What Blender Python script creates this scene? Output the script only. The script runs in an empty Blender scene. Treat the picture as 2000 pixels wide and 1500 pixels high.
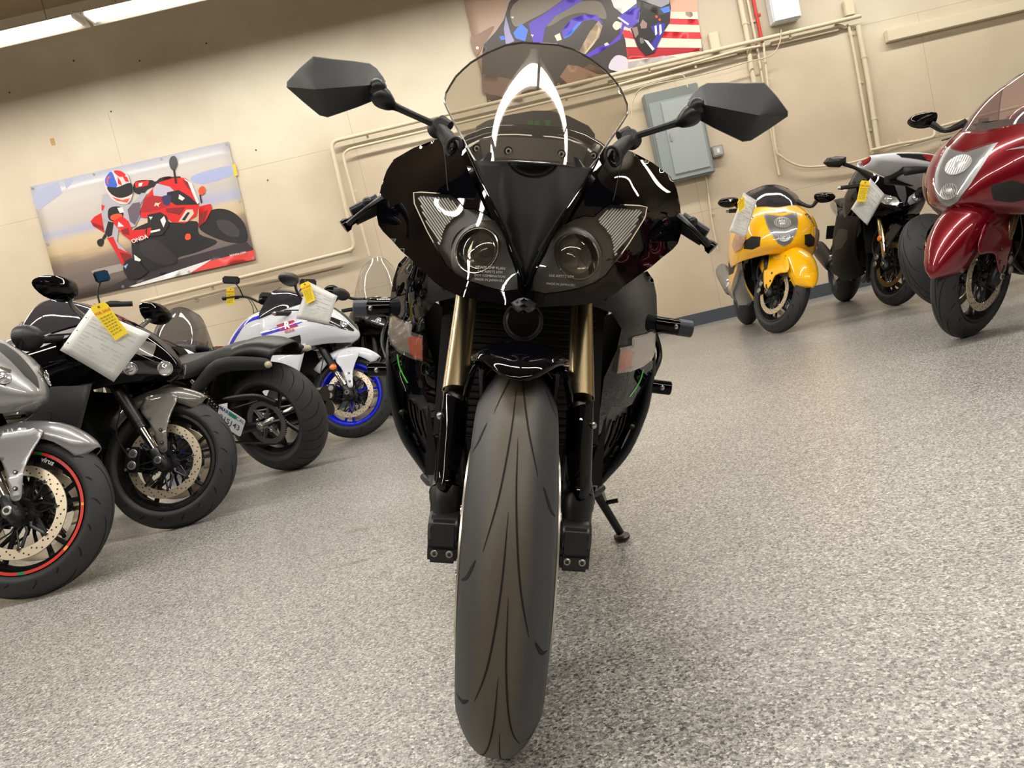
import bpy, bmesh, math, random
import numpy as np
from mathutils import Vector, Matrix
from mathutils.geometry import delaunay_2d_cdt

SC = bpy.context.scene
COL = SC.collection
PI = math.pi
random.seed(7)
def R(d): return math.radians(d)

# ------------------------------------------------------------------ camera
F = 1500.0                       # focal length in pixels of the 2000 px wide frame
CAM = np.array([0.0, 0.0, 0.6])
PITCH, ROLL = R(5.2), R(13.1)
FW = np.array([0, math.cos(PITCH), -math.sin(PITCH)])
RT0 = np.array([1.0, 0, 0]); DN0 = np.cross(FW, RT0)
RT = math.cos(ROLL) * RT0 + math.sin(ROLL) * DN0
DN = -math.sin(ROLL) * RT0 + math.cos(ROLL) * DN0
cd = bpy.data.cameras.new('camera'); cam = bpy.data.objects.new('camera', cd); COL.objects.link(cam)
cd.sensor_fit = 'HORIZONTAL'; cd.sensor_width = 36.0; cd.lens = 36.0 * F / 2000.0
cd.clip_start = 0.05; cd.clip_end = 60
M = Matrix(((RT[0], -DN[0], -FW[0], CAM[0]), (RT[1], -DN[1], -FW[1], CAM[1]), (RT[2], -DN[2], -FW[2], CAM[2]), (0, 0, 0, 1)))
cam.matrix_world = M
SC.camera = cam
def ray(x, y): return (x - 1000) / F * RT + (y - 750) / F * DN + FW
def at(x, y, Y):                 # point seen at a pixel, at world depth Y
    v = ray(x, y); return CAM + v * (Y / v[1])
def flo(x, y, z=0.0):
    v = ray(x, y); return CAM + v * ((z - CAM[2]) / v[2])

# ------------------------------------------------------------------ world, light, exposure
SC.view_settings.view_transform = 'Standard'; SC.view_settings.look = 'None'
SC.view_settings.gamma = 1.0; SC.view_settings.use_curve_mapping = False
SC.view_settings.exposure = -0.14
w = bpy.data.worlds.new('world'); SC.world = w; w.use_nodes = True
w.node_tree.nodes['Background'].inputs[0].default_value = (0.8, 0.72, 0.6, 1)
w.node_tree.nodes['Background'].inputs[1].default_value = 0.02
LAMP_W = 62.0                    # watts of each two metre fluorescent fixture
LAMP_ROWS = [(7.15, 4.03, 0.0, 0.80), (2.67, 4.03, -0.76, 1.08), (-1.6, 4.03, 0.3, 1.25)]   # y, z, shift along x, strength
LAMP_X = [-6.615, -4.185, -1.755, 0.675, 3.105, 5.535]
def lamp_light(x, y, z, k=1.0):
    l = bpy.data.lights.new('tube_or_fill_light', 'AREA'); l.shape = 'RECTANGLE'; l.size = 2.3; l.size_y = 0.2
    l.energy = LAMP_W * k; l.color = (1.0, 0.98, 0.935)
    o = bpy.data.objects.new('tube_or_fill_light', l); COL.objects.link(o); o.location = (x, y, z)
    return o
for yy, zz, sh, kk in LAMP_ROWS:
    for xx in LAMP_X:
        lamp_light(xx + sh, yy, zz - 0.085, kk)
        up = lamp_light(xx + sh, yy, zz + 0.03, kk * 0.05); up.rotation_euler = (PI, 0, 0); up.data.size_y = 0.08; up.data.color = (1.0, 0.84, 0.62)   # added upward fill, warm like bounce light, to lift the dark wall top

# ------------------------------------------------------------------ materials
def lin(c):
    c = c / 255.0
    return c / 12.92 if c <= 0.04045 else ((c + 0.055) / 1.055) ** 2.4
def rgb(t): return (lin(t[0]), lin(t[1]), lin(t[2]), 1.0)
MATS = {}
def mat(name, col, rough=0.5, metal=0.0, coat=0.0, emit=None, es=0.0, trans=0.0, alpha=1.0, spec=0.5, bump=0.0, bscale=200, coat_r=0.03, ior=1.45):
    if name in MATS: return MATS[name]
    m = bpy.data.materials.new(name); m.use_nodes = True
    b = m.node_tree.nodes['Principled BSDF']; I = b.inputs
    I['Base Color'].default_value = rgb(col); I['Roughness'].default_value = rough; I['Metallic'].default_value = metal
    I['Coat Weight'].default_value = coat; I['Coat Roughness'].default_value = coat_r
    I['Specular IOR Level'].default_value = spec; I['IOR'].default_value = ior
    if emit: I['Emission Color'].default_value = rgb(emit); I['Emission Strength'].default_value = es
    I['Transmission Weight'].default_value = trans; I['Alpha'].default_value = alpha
    if bump:
        N = m.node_tree.nodes; Lk = m.node_tree.links
        tc = N.new('ShaderNodeTexCoord'); n = N.new('ShaderNodeTexNoise'); n.inputs['Scale'].default_value = bscale
        bp = N.new('ShaderNodeBump'); bp.inputs['Strength'].default_value = bump; bp.inputs['Distance'].default_value = 0.002
        Lk.new(tc.outputs['Object'], n.inputs['Vector']); Lk.new(n.outputs['Fac'], bp.inputs['Height']); Lk.new(bp.outputs['Normal'], I['Normal'])
    MATS[name] = m
    return m
def film(name, tint, a, rough=0.02):       # thin tinted clear plastic: part see-through, part glossy
    if name in MATS: return MATS[name]
    m = bpy.data.materials.new(name); m.use_nodes = True
    N = m.node_tree.nodes; Lk = m.node_tree.links; N.clear()
    out = N.new('ShaderNodeOutputMaterial'); tr = N.new('ShaderNodeBsdfTransparent'); gl = N.new('ShaderNodeBsdfGlossy')
    df = N.new('ShaderNodeBsdfDiffuse'); mx = N.new('ShaderNodeMixShader'); mx2 = N.new('ShaderNodeMixShader'); lw = N.new('ShaderNodeLayerWeight'); pw = N.new('ShaderNodeMath'); fr = N.new('ShaderNodeMath')
    tr.inputs[0].default_value = rgb(tint); gl.inputs['Roughness'].default_value = rough; df.inputs[0].default_value = rgb(tint)
    gl.inputs['Color'].default_value = (1, 1, 1, 1); lw.inputs[0].default_value = 0.5; pw.operation = 'POWER'; pw.inputs[1].default_value = 5.0; fr.operation = 'MULTIPLY_ADD'; fr.inputs[1].default_value = 0.9; fr.inputs[2].default_value = 0.045; Lk.new(lw.outputs['Facing'], pw.inputs[0]); Lk.new(pw.outputs[0], fr.inputs[0])
    mx.inputs[0].default_value = a
    Lk.new(tr.outputs[0], mx.inputs[1]); Lk.new(df.outputs[0], mx.inputs[2])
    Lk.new(fr.outputs[0], mx2.inputs[0]); Lk.new(mx.outputs[0], mx2.inputs[1]); Lk.new(gl.outputs[0], mx2.inputs[2])
    Lk.new(mx2.outputs[0], out.inputs[0])
    MATS[name] = m
    return m
def ramp(N, stops, interp='LINEAR'):
    r = N.new('ShaderNodeValToRGB'); e = r.color_ramp.elements; r.color_ramp.interpolation = interp
    e[0].position = stops[0][0]; e[0].color = rgb(stops[0][1])
    e[1].position = stops[-1][0]; e[1].color = rgb(stops[-1][1])
    for p, c in stops[1:-1]:
        k = e.new(p); k.color = rgb(c)
    return r

GLOSSBLK = mat('gloss_black_paint', (4, 4, 7), 0.3, coat=0.45, coat_r=0.008, spec=0.0)
SATBLK = mat('satin_black', (16, 16, 17), 0.38)
MATTEBLK = mat('matte_black_plastic', (26, 26, 27), 0.55, bump=0.25, bscale=900)
TEXBLK = mat('mirror_plastic', (30, 31, 33), 0.42, bump=0.15, bscale=1500)
DARKMETAL = mat('dark_metal', (38, 38, 40), 0.38, metal=0.7)
STEEL = mat('brushed_steel', (165, 162, 155), 0.32, metal=1.0)
CHROME = mat('chrome', (215, 215, 215), 0.08, metal=1.0)
ALU = mat('cast_aluminium', (150, 150, 148), 0.4, metal=0.85)
GOLD = mat('gold_fork_tube', (178, 160, 124), 0.27, metal=1.0)
DISC = mat('brake_disc_steel', (205, 190, 165), 0.35, metal=0.75)
DISCHOLE = mat('disc_hole', (45, 40, 34), 0.8)
RUBBER = mat('tire_rubber', (38, 38, 40), 0.62, bump=0.2, bscale=600)
GROOVE = mat('tire_groove', (9, 9, 9), 0.9)
ENGINE = mat('engine_cast', (30, 30, 32), 0.5, metal=0.4)
AMBER = mat('amber_lens', (235, 120, 20), 0.15, coat=1.0)
REDLENS = mat('red_lens', (150, 20, 25), 0.15, coat=1.0)
CLEARLENS = mat('clear_lens', (200, 200, 205), 0.08, metal=0.7, coat=1.0)
DARKLENS = mat('smoked_lens', (70, 70, 74), 0.1, metal=0.5, coat=1.0)
SEATM = mat('seat_vinyl', (28, 28, 30), 0.55)
TAGY = mat('yellow_card', (245, 215, 45), 0.7)
SHEET = film('plastic_sheet_cover', (225, 225, 222), 0.92, 0.15)
SHEET = mat('paper_in_sleeve', (218, 217, 212), 0.3, coat=0.6, coat_r=0.1)
TAGTXT = mat('tag_ink', (190, 95, 25), 0.7)

# ------------------------------------------------------------------ mesh helpers
class MB:
    def __init__(s): s.v = []; s.f = []; s.m = []; s.mats = []
    def mi(s, m):
        if m not in s.mats: s.mats.append(m)
        return s.mats.index(m)
    def add(s, vs, fs, m):
        o = len(s.v); k = s.mi(m)
        s.v += [tuple(float(c) for c in p) for p in vs]
        s.f += [tuple(i + o for i in f) for f in fs]; s.m += [k] * len(fs)
        return s
    def grid(s, P, m, closeu=False, closev=False, flip=False):
        P = np.asarray(P, float); a, b = P.shape[:2]; fs = []
        for i in range(a if closeu else a - 1):
            for j in range(b if closev else b - 1):
                i2, j2 = (i + 1) % a, (j + 1) % b
                q = (i * b + j, i2 * b + j, i2 * b + j2, i * b + j2)
                fs.append(q[::-1] if flip else q)
        return s.add(P.reshape(-1, 3), fs, m)
    def box(s, c, d, m, rot=None, bev=0.0):
        c = Vector(c); hx, hy, hz = d[0] / 2, d[1] / 2, d[2] / 2
        bm = bmesh.new(); bmesh.ops.create_cube(bm, size=1)
        for v in bm.verts: v.co = Vector((v.co.x * d[0], v.co.y * d[1], v.co.z * d[2]))
        if bev: bmesh.ops.bevel(bm, geom=bm.edges[:], offset=bev, segments=2, affect='EDGES')
        Rm = rot.to_matrix() if rot is not None else Matrix.Identity(3)
        bm.verts.ensure_lookup_table()
        vs = [Rm @ v.co + c for v in bm.verts]; fs = [[v.index for v in f.verts] for f in bm.faces]
        bm.free(); return s.add(vs, fs, m)
    def tube(s, pts, r, m, seg=12, smooth=0, caps=True, flat=1.0, closed=False):
        pts = [np.array(p, float) for p in pts]
        rr = list(r) if hasattr(r, '__len__') else [r] * len(pts)
        if smooth:
            A = crom(np.array([np.append(p, q) for p, q in zip(pts, rr)]), smooth)
            pts = [a[:3] for a in A]; rr = [a[3] for a in A]
        n = len(pts); rings = []; up = None
        for i in range(n):
            t = pts[min(i + 1, n - 1)] - pts[max(i - 1, 0)]
            t = t / (np.linalg.norm(t) + 1e-12)
            if up is None:
                up = np.array([0, 0, 1.0]) if abs(t[2]) < 0.9 else np.array([0, 1.0, 0])
            a = np.cross(t, up); a /= np.linalg.norm(a) + 1e-12; b = np.cross(a, t); up = b
            rings.append([pts[i] + rr[i] * (math.cos(q) * a + flat * math.sin(q) * b) for q in [2 * PI * k / seg for k in range(seg)]])
        s.grid(rings, m, closev=True, flip=True)
        if caps:
            o = len(s.v) - n * seg; k = s.mi(m)
            s.f += [tuple(range(o, o + seg)), tuple(range(o + (n - 1) * seg, o + n * seg))[::-1]]; s.m += [k, k]
        return s
    def lathe(s, prof, m, c=(0, 0, 0), seg=48, a0=0.0, a1=2 * PI, closed=False):
        # profile of (r, y) around the Y axis through c
        full = abs(a1 - a0 - 2 * PI) < 1e-6
        n = seg if full else seg + 1
        P = [[(c[0] + r * math.cos(a), c[1] + y, c[2] + r * math.sin(a)) for (r, y) in prof] for a in [a0 + (a1 - a0) * k / seg for k in range(n)]]
        return s.grid(P, m, closeu=full, closev=closed)
    def ball(s, c, r, m, seg=16):
        r = r if hasattr(r, '__len__') else (r, r, r)
        P = [[(c[0] + r[0] * math.sin(t) * math.cos(p), c[1] + r[1] * math.sin(t) * math.sin(p), c[2] + r[2] * math.cos(t)) for p in [2 * PI * k / seg for k in range(seg)]] for t in [max(1e-3, min(PI - 1e-3, PI * j / (seg // 2))) for j in range(seg // 2 + 1)]]
        return s.grid(P, m, closev=True)
    def cyl(s, a, b, r, m, seg=24, bev=0.15):
        a, b = np.array(a, float), np.array(b, float); L = np.linalg.norm(b - a); t = (b - a) / L; e = min(r * bev, L * .3)
        return s.tube([a, a + t * e * .01, a + t * e, b - t * e, b - t * e * .01, b], [r - e, r - e, r, r, r - e, r - e], m, seg)
    def prism(s, poly, m, fn, t0, t1):
        # polygon in 2D, fn(x, y, t) -> 3D, solid between t0 and t1
        n = len(poly)
        vs = [fn(x, y, t0) for x, y in poly] + [fn(x, y, t1) for x, y in poly]
        fs = [tuple(range(n)), tuple(range(2 * n - 1, n - 1, -1))] + [((i + 1) % n, i, i + n, (i + 1) % n + n) for i in range(n)]
        return s.add(vs, fs, m)
    def mirror(s):
        n = len(s.v); s.v += [(x, -y, z) for x, y, z in s.v]
        s.f += [tuple(i + n for i in f)[::-1] for f in s.f]; s.m += s.m[:]
        return s
    def xf(s, fn): s.v = [tuple(fn(p)) for p in s.v]; return s
    def build(s, name, parent=None, sharp=35, thick=0, label=None, off=-1):
        me = bpy.data.meshes.new(name); me.from_pydata(s.v, [], s.f)
        for m in s.mats: me.materials.append(m)
        me.polygons.foreach_set('material_index', s.m); me.polygons.foreach_set('use_smooth', [True] * len(s.f))
        bm = bmesh.new(); bm.from_mesh(me)
        if not thick: bmesh.ops.remove_doubles(bm, verts=bm.verts[:], dist=1e-6)
        bmesh.ops.recalc_face_normals(bm, faces=bm.faces[:]); bm.to_mesh(me); bm.free()
        me.validate(); me.update()
        me.set_sharp_from_angle(angle=R(sharp))
        o = bpy.data.objects.new(name, me); COL.objects.link(o)
        if parent: o.parent = parent
        if thick:
            q = o.modifiers.new('thick', 'SOLIDIFY'); q.thickness = thick; q.offset = off; q.use_even_offset = False
        if label: o['label'] = label
        return o
def crom(P, k):                   # Catmull-Rom resample, k segments per span (rows of P)
    P = np.asarray(P, float); n = len(P)
    if n < 3: return np.array([P[0] + (P[-1] - P[0]) * t / k for t in range(k + 1)])
    E = np.vstack([2 * P[0] - P[1], P, 2 * P[-1] - P[-2]]) if P.ndim == 2 else np.concatenate([(2 * P[0] - P[1])[None], P, (2 * P[-1] - P[-2])[None]])
    out = []
    for i in range(n - 1):
        a, b, c, d = E[i], E[i + 1], E[i + 2], E[i + 3]
        for j in range(k):
            t = j / k
            out.append(0.5 * ((2 * b) + (-a + c) * t + (2 * a - 5 * b + 4 * c - d) * t * t + (-a + 3 * b - 3 * c + d) * t ** 3))
    out.append(P[-1]); return np.array(out)
def surf(G, ku=5, kv=5):          # smooth surface through a control grid
    G = np.asarray(G, float); A = crom(G, ku); return np.swapaxes(crom(np.swapaxes(A, 0, 1), kv), 0, 1)
def symrow(row):                  # row listed from the centre outwards, y >= 0
    return [(x, -y, z) for x, y, z in row[::-1] if y > 1e-9] + list(row)
def inpoly(x, y, P):
    c = False; n = len(P)
    for i in range(n):
        x1, y1 = P[i]; x2, y2 = P[i - 1]
        if (y1 > y) != (y2 > y) and x < (x2 - x1) * (y - y1) / (y2 - y1) + x1: c = not c
    return c
def resamp(P, d, closed=True):
    out = []; n = len(P)
    for i in range(n if closed else n - 1):
        a, b = np.array(P[i], float), np.array(P[(i + 1) % n], float)
        k = max(1, int(round(np.linalg.norm(b - a) / d)))
        out += [tuple(a + (b - a) * j / k) for j in range(k)]
    if not closed: out.append(tuple(P[-1]))
    return out
def roundpoly(P, k=4):            # closed smooth curve through points
    P = list(P); n = len(P); A = crom(np.array(P[-2:] + P + P[:2], float), k)
    return [tuple(q) for q in A[2 * k: (n + 2) * k]]
def cdt(outline, d, holes=()):
    outs = [resamp(outline, d)] + [resamp(h, d) for h in holes]
    V = []; E = []
    for o in outs:
        b = len(V); V += o; E += [(b + i, b + (i + 1) % len(o)) for i in range(len(o))]
    nb = len(outs[0])
    xs = [p[0] for p in outline]; ys = [p[1] for p in outline]
    y = min(ys) + d / 2; r = 0; B = np.array(V)
    while y < max(ys):
        x = min(xs) + (d / 2 if r % 2 else d)
        while x < max(xs):
            if inpoly(x, y, outline) and not any(inpoly(x, y, h) for h in holes) and np.min((B[:, 0] - x) ** 2 + (B[:, 1] - y) ** 2) > (0.55 * d) ** 2:
                V.append((x, y))
            x += d
        y += d * 0.87; r += 1
    rv, re, rf, ov, oe, of = delaunay_2d_cdt([Vector(p) for p in V], E, [], 0, 1e-7)
    fs = []
    for f in rf:
        cx = sum(rv[i][0] for i in f) / len(f); cy = sum(rv[i][1] for i in f) / len(f)
        if inpoly(cx, cy, outline) and not any(inpoly(cx, cy, h) for h in holes): fs.append(tuple(f))
    return [(p[0], p[1]) for p in rv], fs
def borders(vs, fs):
    cnt = {}
    for f in fs:
        for i in range(len(f)):
            a, b = f[i], f[(i + 1) % len(f)]; k = (min(a, b), max(a, b)); cnt[k] = cnt.get(k, 0) + 1
    return [k for k, c in cnt.items() if c == 1]
def shell(mb, outline, d, m, front, back, holes=()):
    # solid plate: front and back map 2D to 3D
    vs, fs = cdt(outline, d, holes); n = len(vs)
    A = [front(*p) for p in vs] + [back(*p) for p in vs]
    Fs = fs + [tuple(i + n for i in f)[::-1] for f in fs] + [(a, b, b + n, a + n) for a, b in borders(vs, fs)]
    return mb.add(A, Fs, m)
class TPS:
    def __init__(s, P):
        P = np.array(P, float); s.x = P[:, :2] / 100.0; n = len(P)
        K = s.k(s.x[:, None] - s.x[None]); K += np.eye(n) * 1e-3
        Q = np.hstack([np.ones((n, 1)), s.x]); A = np.block([[K, Q], [Q.T, np.zeros((3, 3))]])
        s.w = np.linalg.solve(A, np.append(P[:, 2], [0, 0, 0]))
    def k(s, D):
        r2 = (D ** 2).sum(-1); return 0.5 * r2 * np.log(r2 + 1e-9)
    def __call__(s, u, v):
        q = np.array([u, v]) / 100.0; k = s.k(s.x - q)
        return float(k @ s.w[:-3] + s.w[-3] + s.w[-2] * q[0] + s.w[-1] * q[1])
class Patch:                      # a smooth surface addressed by control-grid coordinates
    def __init__(s, G): s.G = np.asarray(G, float); s.a, s.b = s.G.shape[:2]
    def g(s, i, j):
        G = s.G; a, b = s.a, s.b
        if i < 0: return 2 * s.g(0, j) - s.g(-i, j)
        if i >= a: return 2 * s.g(a - 1, j) - s.g(2 * (a - 1) - i, j)
        if j < 0: return 2 * s.g(i, 0) - s.g(i, -j)
        if j >= b: return 2 * s.g(i, b - 1) - s.g(i, 2 * (b - 1) - j)
        return G[i, j]
    def __call__(s, u, v):
        i = max(0, min(s.a - 2, int(math.floor(u)))); j = max(0, min(s.b - 2, int(math.floor(v)))); t = u - i; r = v - j
        def w(t): return (0.5 * (-t + 2 * t * t - t ** 3), 0.5 * (2 - 5 * t * t + 3 * t ** 3), 0.5 * (t + 4 * t * t - 3 * t ** 3), 0.5 * (-t * t + t ** 3))
        wu, wv = w(t), w(r); p = np.zeros(3)
        for a in range(4):
            for b in range(4): p = p + wu[a] * wv[b] * s.g(i - 1 + a, j - 1 + b)
        return p
    def nrm(s, u, v):
        e = 0.02; d = np.cross(s(u + e, v) - s(u - e, v), s(u, v + e) - s(u, v - e)); n = np.linalg.norm(d)
        return d / n if n > 1e-12 else np.array([0, 0, 1.0])
    def decal(s, mb, poly, m, off, d=0.12, t=0.004):
        def P(u, v, o): return s(u, v) + s.nrm(u, v) * o
        sg = 1.0
        return shell(mb, poly, d, m, lambda u, v: P(u, v, off), lambda u, v: P(u, v, off - np.sign(off) * t))
def text_mb(txt, size, m, fn, bold=0.0, align='CENTER', mb=None):
    c = bpy.data.curves.new('t', 'FONT'); c.body = txt; c.size = size; c.align_x = align; c.align_y = 'CENTER'; c.offset = bold; c.resolution_u = 3
    o = bpy.data.objects.new('t', c); COL.objects.link(o)
    me = bpy.data.meshes.new_from_object(o.evaluated_get(bpy.context.evaluated_depsgraph_get()))
    mb = mb or MB(); mb.add([fn(v.co.x, v.co.y) for v in me.vertices], [tuple(p.vertices) for p in me.polygons], m)
    bpy.data.objects.remove(o); bpy.data.curves.remove(c); bpy.data.meshes.remove(me)
    return mb

def tag(o, label=None, cat=None, group=None, kind=None):
    if label: o['label'] = label
    if cat: o['category'] = cat
    if group: o['group'] = group
    if kind: o['kind'] = kind
    return o
def empty(name, mw, label, cat, group=None):
    o = bpy.data.objects.new(name, None); COL.objects.link(o); o.matrix_world = mw; o.empty_display_size = 0.1
    return tag(o, label, cat, group)
# ------------------------------------------------------------------ the room
WY = 8.4; XL, XR, YB, ZC = -9.0, 9.0, -8.0, 4.75
def wall_material():
    m = bpy.data.materials.new('painted_concrete_wall'); m.use_nodes = True
    N = m.node_tree.nodes; K = m.node_tree.links; b = N['Principled BSDF']
    tc = N.new('ShaderNodeTexCoord'); sx = N.new('ShaderNodeSeparateXYZ'); K.new(tc.outputs['Object'], sx.inputs[0])
    rp = ramp(N, [(0.0, (208, 193, 170)), (0.5, (208, 195, 172)), (0.56, (207, 198, 178)), (1.0, (203, 196, 178))])
    mr = N.new('ShaderNodeMapRange'); mr.inputs['From Min'].default_value = 0; mr.inputs['From Max'].default_value = 5.0
    K.new(sx.outputs['Z'], mr.inputs[0]); K.new(mr.outputs[0], rp.inputs[0])
    nz = N.new('ShaderNodeTexNoise'); nz.inputs['Scale'].default_value = 0.9; nz.inputs['Detail'].default_value = 6; K.new(tc.outputs['Object'], nz.inputs['Vector'])
    r2 = ramp(N, [(0.35, (232, 226, 222)), (0.65, (255, 255, 255))]); K.new(nz.outputs['Fac'], r2.inputs[0])
    mx = N.new('ShaderNodeMix'); mx.data_type = 'RGBA'; mx.blend_type = 'MULTIPLY'; mx.inputs[0].default_value = 1.0
    K.new(rp.outputs[0], mx.inputs[6]); K.new(r2.outputs[0], mx.inputs[7]); cur = mx.outputs[2]
    def seam(cur, axis, pos, wd, lim=None):
        s = N.new('ShaderNodeMath'); s.operation = 'SUBTRACT'; K.new(sx.outputs[axis], s.inputs[0]); s.inputs[1].default_value = pos
        a = N.new('ShaderNodeMath'); a.operation = 'ABSOLUTE'; K.new(s.outputs[0], a.inputs[0])
        l = N.new('ShaderNodeMath'); l.operation = 'LESS_THAN'; K.new(a.outputs[0], l.inputs[0]); l.inputs[1].default_value = wd
        f = l.outputs[0]
        if lim:
            q = N.new('ShaderNodeMath'); q.operation = lim[1]; K.new(sx.outputs[lim[0]], q.inputs[0]); q.inputs[1].default_value = lim[2]
            g = N.new('ShaderNodeMath'); g.operation = 'MULTIPLY'; K.new(f, g.inputs[0]); K.new(q.outputs[0], g.inputs[1]); f = g.outputs[0]
        h = N.new('ShaderNodeMath'); h.operation = 'MULTIPLY'; K.new(f, h.inputs[0]); h.inputs[1].default_value = 0.45
        x = N.new('ShaderNodeMix'); x.data_type = 'RGBA'; K.new(h.outputs[0], x.inputs[0]); K.new(cur, x.inputs[6]); x.inputs[7].default_value = rgb((150, 132, 108))
        return x.outputs[2]
    for z in (2.72, 1.19): cur = seam(cur, 'Z', z, 0.004)
    for xx in (-3.5, -1.05, 2.42, 5.1): cur = seam(cur, 'X', xx, 0.004, ('Z', 'LESS_THAN', 2.72 if xx > 0 else 3.6))
    K.new(cur, b.inputs['Base Color']); b.inputs['Roughness'].default_value = 0.55
    n2 = N.new('ShaderNodeTexNoise'); n2.inputs['Scale'].default_value = 25; n2.inputs['Detail'].default_value = 5; K.new(tc.outputs['Object'], n2.inputs['Vector'])
    bp = N.new('ShaderNodeBump'); bp.inputs['Strength'].default_value = 0.1; bp.inputs['Distance'].default_value = 0.006
    K.new(n2.outputs['Fac'], bp.inputs['Height']); K.new(bp.outputs[0], b.inputs['Normal'])
    return m
WALL = wall_material()
def floor_material():
    m = bpy.data.materials.new('flake_epoxy_floor'); m.use_nodes = True
    N = m.node_tree.nodes; K = m.node_tree.links; b = N['Principled BSDF']
    tc = N.new('ShaderNodeTexCoord'); src = tc.outputs['Object']
    def vor(sc, stops):
        v = N.new('ShaderNodeTexVoronoi'); v.inputs['Scale'].default_value = sc; K.new(src, v.inputs['Vector'])
        s = N.new('ShaderNodeSeparateColor'); K.new(v.outputs['Color'], s.inputs[0]); r = ramp(N, stops, 'CONSTANT'); K.new(s.outputs[0], r.inputs[0]); return r, v, s
    A, va, sa = vor(230, [(0.0, (56, 56, 56)), (0.10, (96, 95, 94)), (0.26, (144, 142, 138)), (0.5, (171, 168, 162)), (0.78, (208, 203, 196)), (0.93, (242, 237, 228))])
    B, vb, sb = vor(520, [(0.0, (66, 66, 66)), (0.16, (122, 120, 116)), (0.42, (154, 151, 145)), (0.7, (186, 182, 174)), (0.9, (228, 223, 213))])
    mx = N.new('ShaderNodeMix'); mx.data_type = 'RGBA'; mx.inputs[0].default_value = 0.45; K.new(A.outputs[0], mx.inputs[6]); K.new(B.outputs[0], mx.inputs[7])
    nz = N.new('ShaderNodeTexNoise'); nz.inputs['Scale'].default_value = 1.3; nz.inputs['Detail'].default_value = 4; K.new(src, nz.inputs['Vector'])
    r2 = ramp(N, [(0.3, (238, 238, 236)), (0.7, (255, 255, 255))]); K.new(nz.outputs['Fac'], r2.inputs[0])
    m2 = N.new('ShaderNodeMix'); m2.data_type = 'RGBA'; m2.blend_type = 'MULTIPLY'; m2.inputs[0].default_value = 1; K.new(mx.outputs[2], m2.inputs[6]); K.new(r2.outputs[0], m2.inputs[7])
    # scattered single dark flakes
    vd = N.new('ShaderNodeTexVoronoi'); vd.inputs['Scale'].default_value = 95; K.new(src, vd.inputs['Vector'])
    sd = N.new('ShaderNodeSeparateColor'); K.new(vd.outputs['Color'], sd.inputs[0])
    c1 = N.new('ShaderNodeMath'); c1.operation = 'LESS_THAN'; K.new(sd.outputs[1], c1.inputs[0]); c1.inputs[1].default_value = 0.30
    c2 = N.new('ShaderNodeMath'); c2.operation = 'LESS_THAN'; K.new(vd.outputs['Distance'], c2.inputs[0]); c2.inputs[1].default_value = 0.30
    c3 = N.new('ShaderNodeMath'); c3.operation = 'MULTIPLY'; K.new(c1.outputs[0], c3.inputs[0]); K.new(c2.outputs[0], c3.inputs[1])
    c4 = N.new('ShaderNodeMath'); c4.operation = 'MULTIPLY'; K.new(c3.outputs[0], c4.inputs[0]); c4.inputs[1].default_value = 0.8
    m3 = N.new('ShaderNodeMix'); m3.data_type = 'RGBA'; K.new(c4.outputs[0], m3.inputs[0]); K.new(m2.outputs[2], m3.inputs[6]); m3.inputs[7].default_value = rgb((58, 58, 58))
    cur = m3.outputs[2]
    def blot(cur, c, rx, ry, col, k):          # a worn or stained spot with a ragged edge
        mp = N.new('ShaderNodeMapping'); mp.vector_type = 'POINT'; mp.inputs['Location'].default_value = (-c[0] / rx, -c[1] / ry, 0); mp.inputs['Scale'].default_value = (1 / rx, 1 / ry, 0)
        K.new(src, mp.inputs[0]); ln = N.new('ShaderNodeVectorMath'); ln.operation = 'LENGTH'; K.new(mp.outputs[0], ln.inputs[0])
        n = N.new('ShaderNodeTexNoise'); n.inputs['Scale'].default_value = 45; n.inputs['Detail'].default_value = 6; K.new(src, n.inputs['Vector'])
        a = N.new('ShaderNodeMath'); a.operation = 'MULTIPLY_ADD'; K.new(n.outputs['Fac'], a.inputs[0]); a.inputs[1].default_value = 1.6; K.new(ln.outputs['Value'], a.inputs[2])
        r = N.new('ShaderNodeMapRange'); r.inputs['From Min'].default_value = 1.9; r.inputs['From Max'].default_value = 1.2; r.inputs['To Max'].default_value = k; K.new(a.outputs[0], r.inputs[0])
        x = N.new('ShaderNodeMix'); x.data_type = 'RGBA'; x.blend_type = 'MULTIPLY'; K.new(r.outputs[0], x.inputs[0]); K.new(cur, x.inputs[6]); x.inputs[7].default_value = rgb(col); return x.outputs[2]
    for px, py, rx, ry in ((700, 1035, .055, .035), (690, 1100, .07, .02), (738, 1078, .04, .012)):
        q = flo(px, py); cur = blot(cur, q, rx, ry, (205, 182, 150), 0.7)
    def line(cur, p, q, wd, col, k, smooth=False):
        d = np.array(q[:2]) - np.array(p[:2]); L = np.linalg.norm(d); n = np.array([-d[1], d[0]]) / L
        dt = N.new('ShaderNodeVectorMath'); dt.operation = 'DOT_PRODUCT'; K.new(src, dt.inputs[0]); dt.inputs[1].default_value = (n[0], n[1], 0)
        s = N.new('ShaderNodeMath'); s.operation = 'SUBTRACT'; K.new(dt.outputs['Value'], s.inputs[0]); s.inputs[1].default_value = float(n @ np.array(p[:2]))
        a = N.new('ShaderNodeMath'); a.operation = 'ABSOLUTE'; K.new(s.outputs[0], a.inputs[0])
        l = N.new('ShaderNodeMath'); l.operation = 'LESS_THAN'; K.new(a.outputs[0], l.inputs[0]); l.inputs[1].default_value = wd
        u = N.new('ShaderNodeVectorMath'); u.operation = 'DOT_PRODUCT'; K.new(src, u.inputs[0]); u.inputs[1].default_value = (d[0] / L, d[1] / L, 0)
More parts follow.
